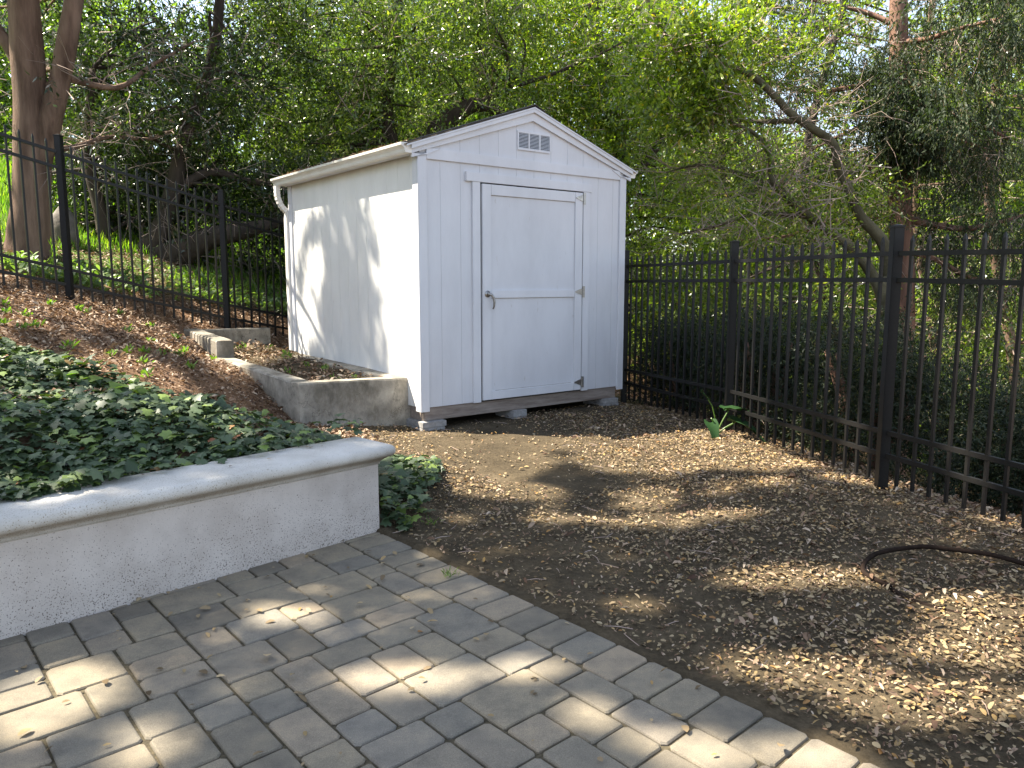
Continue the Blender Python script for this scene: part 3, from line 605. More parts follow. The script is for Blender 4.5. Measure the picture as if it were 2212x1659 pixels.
def soilz(x, y): 
    a = (x + .875) * dR.x + (y - 6.82) * dR.y; b_ = -((x + .875) * dF.x + (y - 6.82) * dF.y); v_ = np.clip((a - .12) / 2.85, 0, 1); u_ = np.clip((b_ - .12) / .86, 0, 1)
    return (zs[0] * (1 - u_) + zs[1] * u_) * (1 - v_) + (zs[3] * (1 - u_) + zs[2] * u_) * v_
o = litter('leaf_litter', 5200, (-3.7, -.9), (6.0, 9.3), lambda x, y: np.where(in_pl(x, y, -.16) , .95, 0), M['brownlitter'], (.03, .055), .45, .03, .5, lambda x, y: soilz(x, y) + .012, 2.5)
tag(o, 'brown leaf litter heaped inside the concrete planter', 'leaf litter', kind='stuff')
o = litter('leaf_litter', 16000, (1.2, 6.5), (1.5, 12), lambda x, y: np.where(fence_r(x, y) > .12, .6, 0), M['brownlitter'], (.03, .055), .45, .02, .4, gz2, 2.5)
tag(o, 'dark leaf litter on the ground beyond the right fence', 'leaf litter', kind='stuff')
# litter on coping and on the roof
n_ = 26; al = rng.uniform(.2, 4, n_); cr = rng.uniform(-.26, -.02, n_); P = np.stack([W0[0] + DW[0] * al + NW[0] * cr, W0[1] + DW[1] * al + NW[1] * cr, np.full(n_, .501)], 1)
th = rng.uniform(0, 6.28, n_); o = leaves_mesh('fallen_leaves', P, np.stack([np.cos(th), np.sin(th), 0 * th + .1], 1), np.tile([0, .1, 1.], (n_, 1)), rng.uniform(.02, .045, n_), rng.uniform(.01, .02, n_), M['brownlitter'], None, LEAF6, 1.5)
tag(o, 'few brown leaves lying on the wall coping', 'leaf litter', kind='stuff')
n_ = 900; v = SL * rng.beta(2.2, 1.6, n_); u = -.13 + np.abs(rng.normal(0, .12, n_)); zz = RZ - .002 - SLP * np.abs(u - SW / 2) + rng.uniform(0, .02, n_)
P = np.array([sw(a, b_, c) for a, b_, c in zip(u, v, zz)]); th = rng.uniform(0, 6.28, n_)
o = leaves_mesh('roof_debris', P, np.stack([np.cos(th), np.sin(th), rng.normal(.1, .3, n_)], 1), np.stack([rng.normal(0, .3, n_), rng.normal(0, .3, n_), 0 * th + 1], 1), rng.uniform(.02, .05, n_), rng.uniform(.006, .018, n_), M['brownlitter'], None, LEAF6, 1.5)
tag(o, 'brown leaf debris gathered at the left edge of the shed roof', 'leaf litter', kind='stuff')
n_ = 420; x = rng.uniform(-1.2, 3.2, n_); y = rng.uniform(1.4, 8.2, n_); k = yard_d(x, y) > .05; x, y = x[k], y[k]; mb = MB()
for a, b_ in zip(x, y):
    th = random.uniform(0, 3.14); L = random.uniform(.015, .06); z_ = float(gz2(np.array([a]), np.array([b_]))[0]) + .012; c_, s_ = math.cos(th) * L, math.sin(th) * L
    mb.tube([(a - c_, b_ - s_, z_), (a + random.gauss(0, .004), b_ + random.gauss(0, .004), z_ + .004), (a + c_, b_ + s_, z_ + random.uniform(-.004, .01))], [.0015, .002, .001], 3, False)
me = bpy.data.meshes.new('fallen_twigs'); me.from_pydata(mb.v, [], mb.f); me.update(); me.materials.append(M['twig']); tag(link(bpy.data.objects.new('fallen_twigs', me)), 'small broken twigs scattered over the dirt yard', 'twigs', kind='stuff')
# ------------------------------------------------------------------ ivy
IVY = np.array([(0, 0, 0), (-.10, .30, -.03), (.12, .56, -.06), (.36, .36, .02), (.62, .48, -.05), (.70, .22, .02), (1.05, 0, -.08), (.70, -.22, .02), (.62, -.48, -.05), (.36, -.36, .02), (.12, -.56, -.06), (-.10, -.30, -.03)])
def ivy(name, label, n_, xr, yr, dens, hgt_r, size, zf):
    x = rng.uniform(*xr, n_); y = rng.uniform(*yr, n_); k = rng.random(n_) < dens(x, y); x, y = x[k], y[k]; m_ = len(x)
    up = rng.uniform(*hgt_r, m_) * (.6 + .5 * fbm(x, y, 4, 21)); P = np.stack([x, y, zf(x, y) + np.maximum(up, .015)], 1)
    th = rng.normal(-1.1, 1.3, m_); D = np.stack([np.cos(th), np.sin(th), rng.normal(-.15, .3, m_)], 1); N = np.stack([rng.normal(.05, .38, m_), rng.normal(-.12, .38, m_), np.ones(m_)], 1)
    L = rng.uniform(*size, m_) * rng.choice([.6, 1, 1.15], m_)
    D = norm(D); S = norm(np.cross(N, D)); N2 = np.cross(D, S); k = len(IVY); sh = IVY[None]
    V = P[:, None] + D[:, None] * (sh[..., 0:1] * L[:, None, None]) + S[:, None] * (sh[..., 1:2] * L[:, None, None]) + N2[:, None] * (sh[..., 2:3] * L[:, None, None])
    ctr = P[:, None] + D[:, None] * (.32 * L)[:, None, None] + N2[:, None] * (.05 * L)[:, None, None]
    V = np.concatenate([ctr, V], 1).reshape(-1, 3); b_ = np.arange(m_)[:, None] * (k + 1)
    F = np.concatenate([np.stack([b_[:, 0], b_[:, 0] + 1 + i, b_[:, 0] + 1 + (i + 1) % k], 1) for i in range(k)])
    o = mesh_np(name, V, F, M['ivy']); tag(o, label, 'ivy', kind='stuff')
    # petioles
    return o
# upper edge of the ivy, in yard coordinates
def ivy_d(x, y):
    al = (x - W0[0]) * DW[0] + (y - W0[1]) * DW[1]; d = -dwall(x, y)                 # distance behind the wall face
    lim = 1.5 + .9 * al + .5 * al ** 2 * np.sign(np.maximum(al, 0)) + .16 * fbm(x, y, 3, 31)
    return np.where((d > .17) & (d < lim) & (al > -1.0) & ~in_pl(x, y, .05), 1 - .8 * (fbm(x, y, 3.2, 41) > .55), 0) * np.where(al < 1.2, np.where(d < .27, .15, 1), 1)
def ivyz(x, y): return np.maximum(gz2(x, y), np.where((dwall(x, y) > -.29) & (dpat(x, y) > -.06), .5, -9))
ivy('ivy', 'dark green ivy covering the slope behind the retaining wall', 62000, (-5.2, -.5), (1.2, 6.8), ivy_d, (.02, .16), (.034, .068), ivyz)
def ivy2_d(x, y): return np.where((np.hypot((x + .67) / .13, (y - 4.42) / .30) < 1 + .2 * fbm(x, y, 6, 3)) & ((dpat(x, y) < -.03)), 1, 0)
ivy('ivy', 'small dark ivy patch growing on the dirt past the wall end', 1500, (-1.1, .1), (3.7, 5.0), ivy2_d, (.01, .13), (.04, .075), gz2)
# small weeds on the slope, planter and fence foot
def weeds(name, label, pts, hr, n_bl, mat, L, Wd, cat='weeds', spread=.5):
    P = []; D = []; 
    for (x, y, z) in pts:
        for k in range(n_bl):
            th = random.uniform(0, 6.28); e = random.uniform(.3, 1.3); P.append((x + random.gauss(0, .02), y + random.gauss(0, .02), z + random.uniform(0, hr))); D.append((math.cos(th) * spread, math.sin(th) * spread, e * .7))
    P = np.array(P); D = np.array(D); m_ = len(P)
    o = leaves_mesh(name, P, D, np.stack([rng.normal(0, .5, m_), rng.normal(0, .5, m_), np.ones(m_)], 1), rng.uniform(*L, m_), rng.uniform(*Wd, m_), mat, None, LEAF6, 1.)
    tag(o, label, cat, kind='stuff'); return o
pts = []
for _ in range(60):
    x = rng.uniform(-4.6, -2.3); y = rng.uniform(5.6, 9); 
    if not in_pl(np.array([x]), np.array([y]), .03)[0] and dl_(x, y) < -.05: pts.append((x, y, float(gz2(np.array([x]), np.array([y]))[0])))
weeds('weeds', 'low green weeds sprouting from the litter on the slope', pts, .03, 14, M['weed'], (.03, .08), (.01, .028))
pts = []
for _ in range(14):
    a = rng.uniform(.3, 2.6); b_ = -rng.uniform(.25, .85); x = -.875 + dR.x * a + dF.x * b_; y = 6.82 + dR.y * a + dF.y * b_; pts.append((x, y, float(soilz(np.array([x]), np.array([y]))[0]) + .01))
weeds('weeds', 'small green weeds growing inside the planter', pts, .05, 12, M['weed'], (.02, .06), (.008, .02))
pts = []
for _ in range(260):
    t_ = rng.uniform(-1.0, 3.6); o_ = abs(rng.normal(.0, .45)) + .75; x = FL0[0] + FLd[0] * t_ + FLn[0] * o_; y = FL0[1] + FLd[1] * t_ + FLn[1] * o_; pts.append((x, y, float(gz2(np.array([x]), np.array([y]))[0])))
weeds('undergrowth', 'leafy pale green undergrowth just beyond the left fence', pts, .12, 12, M['under'], (.05, .12), (.02, .045), 'undergrowth', .9)
weeds('grass_tuft', 'tiny green grass tuft in a paver joint', [(-.30, 3.50, 0), (-.29, 3.49, 0), (-.47, 4.25, .02), (-.43, 4.2, .02)], .005, 14, M['weed'], (.02, .05), (.002, .005), 'grass')
# round leaves standing over the ivy at upper left
pts = []
for px, py, Yd in ((200, 815, 5.15), (255, 835, 5.0), (160, 830, 5.0), (370, 885, 5.0), (350, 870, 5.1), (60, 800, 5.2), (290, 850, 4.9)):
    p = at(px, py, Yd); pts.append(p)
P = np.array([p for p in pts for _ in range(3)]) + rng.normal(0, .03, (len(pts) * 3, 3)); m_ = len(P); th = rng.uniform(0, 6.28, m_)
ROUND = np.array([(.5 - .5 * math.cos(a), .5 * math.sin(a), .1 * math.sin(a * 2)) for a in np.linspace(0, 2 * math.pi, 11)[:-1]])
o = leaves_mesh('nasturtium', P, np.stack([np.cos(th), np.sin(th), 0 * th], 1), np.stack([rng.normal(0, .3, m_), -.3 + 0 * th, 0 * th + 1], 1), rng.uniform(.06, .11, m_), rng.uniform(.06, .11, m_), M['weed'], None, ROUND, 1)
tag(o, 'bright green round leaves standing over the ivy', 'plant', kind='stuff')
# arum lily at the middle post of the right fence
ar = empty('arum_plant', (1.70, 6.36, float(gz2(np.array([1.7]), np.array([6.36]))[0]))); tag(ar, 'broad green arrow leaved plant at the foot of a fence post', 'plant')
def big_leaf(tip_dir, base, L, Wd, droop, name='leaf'):
    d = Vector(tip_dir).normalized(); up = Vector((0, 0, 1)); s = d.cross(up).normalized(); mb = MB(); vs = []; nL = 9
    outl = [(-.22, .30), (-.10, .46), (.08, .50), (.28, .44), (.48, .34), (.68, .22), (.86, .10), (1, 0)]
    for t_, wd in outl:
        c = Vector(base) + d * max(t_, 0) * L * (1 - .0) + Vector((0, 0, -droop * L * max(t_, 0) ** 1.7)) + (d * t_ * L if t_ < 0 else Vector())
        for q in (-1, -.5, 0, .5, 1): vs.append(c + s * q * wd * Wd + Vector((0, 0, .12 * Wd * abs(q) + .01 * math.sin(t_ * 12 + q * 3))))
    k = 5; fs = [(i * k + j, i * k + j + 1, (i + 1) * k + j + 1, (i + 1) * k + j) for i in range(len(outl) - 1) for j in range(4) if not (i == 0 and j in (1, 2))]
    return mb.add(vs, fs).build(name, M['arum'], ar, smooth=True)
def stem(pts, r): MB().tube(pts, r, 6).build('stem', M['weed'], ar)
stem([(0, 0, 0), (.08, .0, .07), (.17, 0, .12)], .007); big_leaf((1, -.35, -.1), (.17, 0, .12), .32, .22, .75)
stem([(0, 0, 0), (.06, .02, .12), (.12, .04, .22)], .006); big_leaf((1, .2, .1), (.11, .04, .22), .26, .17, .35)
stem([(0, 0, 0), (-.02, -.02, .12), (-.05, -.05, .16)], .006); big_leaf((.15, -.9, -.2), (-.05, -.04, .12), .17, .12, 1.3)
stem([(0, 0, 0), (-.005, 0, .15), (-.03, 0, .25), (-.07, 0, .31)], .005); big_leaf((-.8, 0, .9), (-.065, 0, .31), .10, .035, .0, 'flower_bud')
# drip hose loop
pts = [Vector((1.68, 3.28)), Vector((1.62, 3.42)), Vector((1.74, 3.56)), Vector((2.0, 3.63)), Vector((2.26, 3.52)), Vector((2.42, 3.28)), Vector((2.30, 3.02)), Vector((2.05, 2.98)), Vector((1.85, 3.06)), Vector((1.72, 3.17)), Vector((1.67, 3.27))]
zsH = [.012, .02, .035, .045, .045, .03, .012, -.004, -.006, -.002, .008]
P3 = []
for i in range(len(pts) - 1):
    p0 = pts[max(i - 1, 0)]; p1 = pts[i]; p2 = pts[i + 1]; p3 = pts[min(i + 2, len(pts) - 1)]
    for k in range(6):
        t_ = k / 6; q = .5 * ((2 * p1) + (p2 - p0) * t_ + (2 * p0 - 5 * p1 + 4 * p2 - p3) * t_ ** 2 + (3 * p1 - p0 - 3 * p2 + p3) * t_ ** 3)
        P3.append((q.x, q.y, float(gz2(np.array([q.x]), np.array([q.y]))[0]) + zsH[i] * (1 - t_) + zsH[i + 1] * t_))
o = MB().tube(P3, .0115, 8).build('garden_hose', M['rubber'], smooth=True); tag(o, 'dark brown hose loop lying among the leaves at right', 'hose')
# ------------------------------------------------------------------ grass on the hill
n_ = 90000; x = rng.uniform(-14, -1.5, n_); y = rng.uniform(8.5, 21, n_); k = (dl_(x, y) > 1.2 + .5 * fbm(x, y, 1.5, 4)) & (rng.random(n_) < 12 / (y ** 1.05 + 2)) & (dl_(x, y) > 2.5 - 1.1 * (x > -4.4)); x, y = x[k], y[k]; m_ = len(x)
P = np.stack([x, y, gz2(x, y) - .01], 1); th = rng.uniform(0, 6.28, m_)
o = leaves_mesh('grass', P, np.stack([np.cos(th) * .45, np.sin(th) * .45, 0 * th + 1], 1), np.stack([np.sin(th), np.cos(th), 0 * th], 1), rng.uniform(.08, .22, m_), rng.uniform(.01, .022, m_), M['grass'])
tag(o, 'bright green grass on the hillside beyond the left fence', 'grass', kind='stuff')
# ------------------------------------------------------------------ trees
LIT = [(-1.58,2.42,.20,.22),(-.97,3.19,.16,.17),(.04,2.63,.15,.09),(-1.12,2.16,.12,.10),(-.37,2.55,.23,.10),(.51,2.14,.15,.11),(.88,2.12,.15,.11),(.22,2.34,.10,.11),(-.45,5.95,.66,.75),(.29,6.46,.67,.42),(1.73,6.26,.69,.29),(1.30,5.69,.69,.33),(1.84,5.54,.41,.28),(-.08,4.96,.37,.16),(.36,4.35,.19,.09),(.84,4.63,.17,.10),(1.25,3.43,.28,.12),(1.00,2.65,.26,.13),(1.29,2.40,.24,.13),(1.91,3.01,.25,.17),(1.62,2.72,.30,.12),(2.80,4.22,.16,.10),(2.38,5.01,.28,.12),(.91,4.30,.32,.11),(.55,3.19,.12,.08),(1.31,4.30,.16,.09),(1.63,2.45,.14,.10),(1.58,3.40,.17,.10)]
def shade_keep(P):
    """crown leaves cut along sun rays to shape the light: True where a leaf may stay (gaps in the crown over the light patches)"""
    s = np.array(SUN); t_ = (P[:, 2] - .03) / s[2]; gx = P[:, 0] - s[0] * t_; gy = P[:, 1] - s[1] * t_
    g = np.zeros(len(P)); 
    for cx, cy, rx, ry in LIT: g = np.maximum(g, 1.35 - np.hypot((gx - cx) / (rx * 1.15), (gy - cy) / (ry * 1.25)) ** 2 * .8)
    keep = g < rng.uniform(.3, .45, len(P)); keep &= ~((gx > -2.5) & (gy < 7) & (fbm(gx, gy, 5, 91) + .6 * fbm(gx, gy, 11, 93) > 1.0 - .25 * ((gx + gy * .8) > 3.6)))
    keep &= ~((gx > -5.6) & (gx < -3.0) & (gy > 10.2) & (gy < 14.5) & (fbm(gx, gy, 2.5, 92) > -.5))
    dlg = (gx - FL0[0]) * FLn[0] + (gy - FL0[1]) * FLn[1]; keep &= ~((dlg > .0) & (dlg < .75) & (gx > -6) & (gx < -2.6) & (fbm(gx, gy, 3, 77) > -.5))
    # slope and planter: medium dapple
    sl_ = (gx < -1.9) & (gy > 4.4); sl2 = (dwx_(gx, gy) < -.1) & (gx < -.9) & (gy < 5.5); keep &= ~(sl2 & (fbm(gx, gy, 6, 94) + .6 * fbm(gx, gy, 13, 95) > .35)); keep &= ~(sl_ & (fbm(gx, gy, 2.6, 51) + .5 * fbm(gx, gy, 7, 52) > -.3))
    # left wall of the shed
    nl = np.array([-CS, -SN, 0]); dn = (P - np.array(S0)) @ nl; t2 = dn / (s @ nl); Q = P - s * t2[:, None]; q = Q - np.array(S0)
    v = -q[:, 0] * SN + q[:, 1] * CS; onw = (dn > .3) & (v > -.25) & (v < SL + .2) & (q[:, 2] > -.3) & (q[:, 2] < 2.2)
    a = v + .5 * (q[:, 2] - 1); pat = .6 * fbm(a * 1.0, q[:, 2] * .35, 9, 61) + .8 * fbm(v + .3 * q[:, 2], q[:, 2] * .5, 17, 62) + .9 * np.exp(-((v - 1.35) / .55) ** 2) - .55 * ss(1.9, 2.6, v) - .25 * ss(.3, .0, v)
    keep &= ~(onw & (pat < .28 + rng.normal(0, .12, len(P))))
    return keep
def dwx_(x, y): return (x - W0[0]) * NW[0] + (y - W0[1]) * NW[1]
class Tree:
    def __init__(s, name, label, base, barkmat, leafmat, group=None, cat='tree'):
        s.root = empty(name, base); s.base = Vector(base); tag(s.root, label, cat, group); s.bark = barkmat; s.leaf = leafmat; s.ends = []; s.tw = MB(); s.mb = MB()
        s.P = []; s.D = []; s.N = []; s.L = []; s.W = []
    def limb(s, pts, rad, n=9, rough=.06, own=False, name='limb'):
        # smooth path with catmull-rom
        pts = [Vector(p) for p in pts]; out = []; rr = []
        for i in range(len(pts) - 1):
            p0 = pts[max(i - 1, 0)]; p1 = pts[i]; p2 = pts[i + 1]; p3 = pts[min(i + 2, len(pts) - 1)]
            for k in range(4):
                t_ = k / 4; out.append(.5 * ((2 * p1) + (p2 - p0) * t_ + (2 * p0 - 5 * p1 + 4 * p2 - p3) * t_ ** 2 + (3 * p1 - p0 - 3 * p2 + p3) * t_ ** 3)); rr.append(rad[i] * (1 - t_) + rad[i + 1] * t_)
        out.append(pts[-1]); rr.append(rad[-1])
        rr = [r_ * (1 + rough * mn.noise(p * 2.3)) for r_, p in zip(rr, out)]
        mb = MB() if own else s.mb; mb.tube([p - s.base for p in out], rr, n)
        if own: mb.build(name, s.bark, s.root, smooth=True)
        return out
    def twigs(s, pts, rad0, n_, length, droop=0., curl=.3):
        """bare branching twigs from points along a limb"""
        for _ in range(n_):
            p = Vector(random.choice(pts)); d = Vector((random.gauss(0, 1), random.gauss(0, 1), random.gauss(.1 - droop, .6))).normalized(); L = length * random.uniform(.5, 1.2)
            path = [p]; q = p.copy()
            for k in range(5):
                d = (d + Vector((random.gauss(0, curl), random.gauss(0, curl), random.gauss(-droop * .3, curl * .7)))).normalized(); q = q + d * L / 5; path.append(q.copy())
                if k > 0 and random.random() < .7:
                    d2 = (d + Vector((random.gauss(0, .8), random.gauss(0, .8), random.gauss(-droop * .3, .6)))).normalized(); s.tw.tube([(q - s.base), (q + d2 * L * .22 - s.base), (q + (d2 + Vector((0, 0, random.gauss(0, .25)))) * L * .42 - s.base)], [rad0 * .5, rad0 * .35, rad0 * .15], 3, False)
            s.tw.tube([v - s.base for v in path], [rad0 * (1 - k / 6) for k in range(6)], 4, False)
    def clumps(s, C, Rr, sprays, per, L=.075, Wd=.028, out=.5, droop=.1, length=.3, flat=.8, prune=False, squash=.75, twig=True):
        C = np.asarray(C, float).reshape(-1, 3); Rr = np.broadcast_to(np.asarray(Rr, float), (len(C),)); n_ = len(C) * sprays
        ci = np.repeat(np.arange(len(C)), sprays); dirs = norm(rng.normal(0, 1, (n_, 3))); rad = Rr[ci] * rng.random(n_) ** .45
        o_ = dirs * rad[:, None]; o_[:, 2] *= squash; o_ *= (1 + .35 * np.sin(dirs @ rng.normal(0, 3.5, 3) + ci))[:, None]; B = C[ci] + o_
        sd = norm(dirs * out + rng.normal(0, .6, (n_, 3)) + np.array([0, 0, -droop])); sl = length * rng.uniform(.5, 1.2, n_)
        t_ = np.tile(np.linspace(.1, 1, per), (n_, 1)) ; P = B[:, None] + sd[:, None] * (t_ * sl[:, None])[..., None]; P = P.reshape(-1, 3)
        m_ = len(P); D = np.repeat(sd, per, 0) * .8 + rng.normal(0, .55, (m_, 3)); D[:, 2] -= droop * .5; N = np.repeat(rng.normal(0, flat * .8, (n_, 3)), per, 0) + rng.normal(0, flat * .45, (m_, 3)) + np.array([0, 0, 1.])
        if prune: k = shade_keep(P); P, D, N = P[k], D[k], N[k]; m_ = len(P)
        s.P.append(P); s.D.append(D); s.N.append(N); s.L.append(L * rng.uniform(.6, 1.2, m_)); s.W.append(Wd * rng.uniform(.7, 1.2, m_))
        if twig:
            k = rng.choice(n_, min(n_, int(len(C) * 5)), replace=False)
            for i in k: s.tw.tube([B[i] - sd[i] * .25 - s.base, B[i] + sd[i] * sl[i] - s.base], [.008, .003], 3, False)
    def region(s, n_, x, y, Yr, r_, *a, **k):
        """clump centres spread over a part of the view between two distances"""
        C = [at(rng.uniform(*x), rng.uniform(*y), rng.uniform(*Yr)) for _ in range(n_)]; Rr = rng.uniform(*r_, n_); s.clumps(C, Rr, *a, **k); return C
    def connect(s, C, src, rad=.03, every=3):
        for c in list(C)[::every]:
            p = min(src, key=lambda q: (Vector(q) - c).length); m_ = Vector(p).lerp(c, .5) + Vector((random.gauss(0, .2), random.gauss(0, .2), random.gauss(.1, .15)))
            s.limb([p, m_, c], [rad, rad * .7, rad * .35], 5)
    def done(s):
        if s.mb.v: s.mb.build('trunk', s.bark, s.root, smooth=True)
        if s.tw.v:
            me = bpy.data.meshes.new('twigs'); me.from_pydata(s.tw.v, [], s.tw.f); me.update(); me.materials.append(M['twig']); tag(link(bpy.data.objects.new('twigs', me), s.root), kind='stuff')
        if s.P:
            P = np.concatenate(s.P) - np.array(s.base); o = leaves_mesh('crown', P, np.concatenate(s.D), np.concatenate(s.N), np.concatenate(s.L), np.concatenate(s.W), s.leaf, s.root)
            print(s.root.name, 'leaves', len(P))
G = lambda x, y: float(gz2(np.array([float(x)]), np.array([float(y)]))[0])
# 1 big forked tree beyond the left fence
b = at(62, 560, 9.6); T = Tree('oak_tree', 'large brown forked tree trunk rising behind the left fence', (b.x, b.y, G(b.x, b.y) - .1), M['bark'], M['leafA'])
z0 = Vector((b.x, b.y, G(b.x, b.y) - .15)); q = lambda x, y, Y=9.6: at(x, y, Y)
T.limb([z0, q(63, 520), q(68, 430), q(70, 330), q(66, 220), q(58, 100), q(48, -20), q(20, -220, 9.7), q(-40, -500, 9.9), q(-120, -800, 10.1)], [.34, .255, .21, .205, .185, .175, .165, .15, .12, .06], 18, .08)
up1 = T.limb([q(84, 370), q(106, 270), q(130, 170), q(150, 60), q(168, -60, 9.7), q(190, -300, 10), q(230, -560, 10.4)], [.12, .13, .12, .11, .10, .08, .05], 14, .08)
T.limb([q(60, 180), q(28, 110), q(-10, 60), q(-80, -60)], [.10, .085, .075, .05], 10)
l2 = T.limb([q(98, 325), q(160, 318, 9.9), q(235, 296, 10.3), q(330, 300, 10.8), q(400, 265, 11.2)], [.05, .034, .026, .02, .01], 7)
l3 = T.limb([q(118, 160), q(250, 190, 9.9), q(330, 140, 10.2), q(420, 90, 10.5)], [.05, .035, .025, .012], 7)
T.twigs(l2 + l3, .007, 60, .8)
T.leaf = M['leafD']; C = T.region(16, (-60, 260), (-60, 240), (9.9, 11.5), (.5, .9), 70, 9, .085, .03, prune=True)
C += T.region(22, (-300, 700), (-700, -140), (7.5, 11), (.7, 1.1), 80, 9, .09, .032, prune=True)
T.connect(C, up1, .035); T.done()
# 2 overhead oak outside the frame at left: unseen crown shaped to dapple the yard
T = Tree('oak_tree', 'unseen spreading oak up the slope at the left, crown shaped to dapple the yard', (-13, 4.2, G(-13, 4.2) - .1), M['bark'], M['leafA'])
gb = G(-13, 4.2); tr = T.limb([(-13, 4.2, gb - .2), (-12.8, 4.3, 6), (-12.4, 4.5, 8), (-11.6, 5, 9.6)], [.42, .33, .28, .22], 12)
br = []
for e, h in (((-6.0, 3.6), 11.2), ((-7.5, 5.8), 11), ((-5.2, 5.2), 11.4), ((-8.6, 2.2), 11), ((-12.5, 10.6), 11.3)):
    br += T.limb([(-12, 4.8, 9), ((-12 + e[0]) / 2, (4.8 + e[1]) / 2 + .2, h + .1), (e[0], e[1], h)], [.13, .085, .03], 8)
C = np.stack([rng.uniform(-13.6, -4.2, 380), rng.uniform(.4, 11.8, 380), rng.uniform(9.9, 11.9, 380)], 1)
T.clumps(C, rng.uniform(.6, 1.0, len(C)), 130, 8, .10, .055, prune=True, twig=False, flat=.4); T.done()
# 3 leaning dark evergreen behind the left fence
b = at(285, 650, 11.2); T = Tree('bay_tree', 'dark leaning tree with low curved trunks behind the left fence', (b.x, b.y, G(b.x, b.y) - .1), M['darkbark'], M['leafD'])
q = lambda x, y, Y=11.2: at(x, y, Y); z0 = Vector((b.x, b.y, G(b.x, b.y) - .3))
a1 = T.limb([z0, q(290, 610), q(340, 572), q(400, 540), q(450, 515), q(520, 500), q(640, 470, 11.6)], [.32, .27, .24, .20, .16, .12, .05], 12)
a2 = T.limb([q(285, 640), q(300, 570), q(345, 500), q(372, 420), q(392, 330), q(430, 220), q(470, 60), q(480, -200)], [.19, .17, .14, .12, .10, .09, .07, .04], 12)
a3 = T.limb([q(372, 420), q(450, 372, 11.4), q(540, 392, 11.6), q(620, 402, 11.8)], [.08, .06, .045, .03], 8)
a4 = T.limb([q(280, 640), q(240, 560), q(215, 450), q(190, 330), q(200, 150)], [.12, .11, .09, .07, .04], 10)
T.twigs(a2 + a3 + a1, .006, 90, .9)
C = T.region(46, (150, 640), (30, 430), (11.4, 13.5), (.55, .95), 85, 9, .085, .028)
C += T.region(26, (150, 470), (350, 570), (11.3, 12.6), (.35, .6), 90, 9, .08, .028)
C += T.region(14, (200, 560), (40, 330), (10.4, 11.2), (.3, .5), 50, 9, .08, .027)
C += T.region(16, (110, 380), (380, 590), (11.8, 12.8), (.4, .7), 80, 9, .08, .028)
C += T.region(8, (440, 640), (380, 470), (11.5, 12.4), (.35, .55), 70, 9, .08, .028)
C += T.region(10, (480, 660), (480, 650), (11.8, 13.2), (.35, .55), 70, 9, .08, .028)
C += T.region(14, (150, 700), (-250, 30), (11, 13.5), (.7, 1.1), 70, 9, .09, .03)
T.connect(C, a1 + a2 + a3 + a4, .03); T.done()
# 4 bay tree right behind the shed
b = at(930, 620, 13); T = Tree('bay_tree', 'tall bay tree with arching limb directly behind the shed roof', (b.x, b.y, G(b.x, b.y) - .1), M['darkbark'], M['leafA'])
q = lambda x, y, Y=13: at(x, y, Y); z0 = Vector((b.x, b.y, G(b.x, b.y) - .2))
a1 = T.limb([z0, q(905, 480), q(915, 360), q(945, 285), q(990, 243), q(1030, 226), q(1075, 240), q(1120, 262)], [.28, .22, .2, .17, .15, .11, .08, .04], 12)
a2 = T.limb([q(905, 460), q(860, 360), q(835, 240), q(850, 100), q(880, -150)], [.16, .13, .11, .09, .05], 10)
a3 = T.limb([q(1030, 226), q(1100, 190), q(1180, 165), q(1290, 120), q(1400, 60)], [.05, .04, .03, .02, .01], 8)
a4 = T.limb([q(830, 300), q(740, 330), q(690, 390)], [.06, .045, .02], 7)
T.twigs(a1 + a2 + a3 + a4, .006, 100, .9)
C = T.region(62, (560, 1120), (-20, 330), (12.6, 15.5), (.55, .95), 85, 9, .085, .026)
C += T.region(34, (580, 1130), (-20, 280), (11.6, 12.8), (.3, .6), 60, 9, .08, .026)
C += T.region(16, (560, 780), (260, 420), (12, 13.5), (.5, .75), 80, 9, .085, .026)
C += T.region(16, (500, 1200), (-300, -40), (12, 15.5), (.8, 1.1), 70, 9, .09, .03)
T.connect(C, a1 + a2 + a3, .03); T.done()
# 5 bright tree over the right half of the shed
b = at(1330, 640, 14.5); T = Tree('oak_tree', 'bright green oak tree showing past the right end of the shed roof', (b.x, b.y, G(b.x, b.y) - .1), M['darkbark'], M['leafB'])
q = lambda x, y, Y=14.5: at(x, y, Y)
a1 = T.limb([Vector((b.x, b.y, G(b.x, b.y) - .2)), q(1330, 520), q(1345, 380), q(1320, 230), q(1290, 60), q(1270, -150)], [.22, .18, .15, .12, .09, .05], 10)
a2 = T.limb([q(1340, 420), q(1410, 330), q(1470, 240), q(1520, 100)], [.08, .07, .05, .02], 8)
T.twigs(a1 + a2, .006, 120, 1.1)
C = T.region(56, (1120, 1460), (-20, 280), (13, 16), (.45, .8), 80, 9, .09, .034)
C += T.region(22, (1230, 1520), (200, 480), (12.8, 15.5), (.4, .7), 70, 9, .085, .032)
C += T.region(26, (1340, 1640), (440, 720), (12, 15), (.4, .75), 60, 9, .085, .032)
T.connect(C, a1 + a2, .025, 2); T.done()
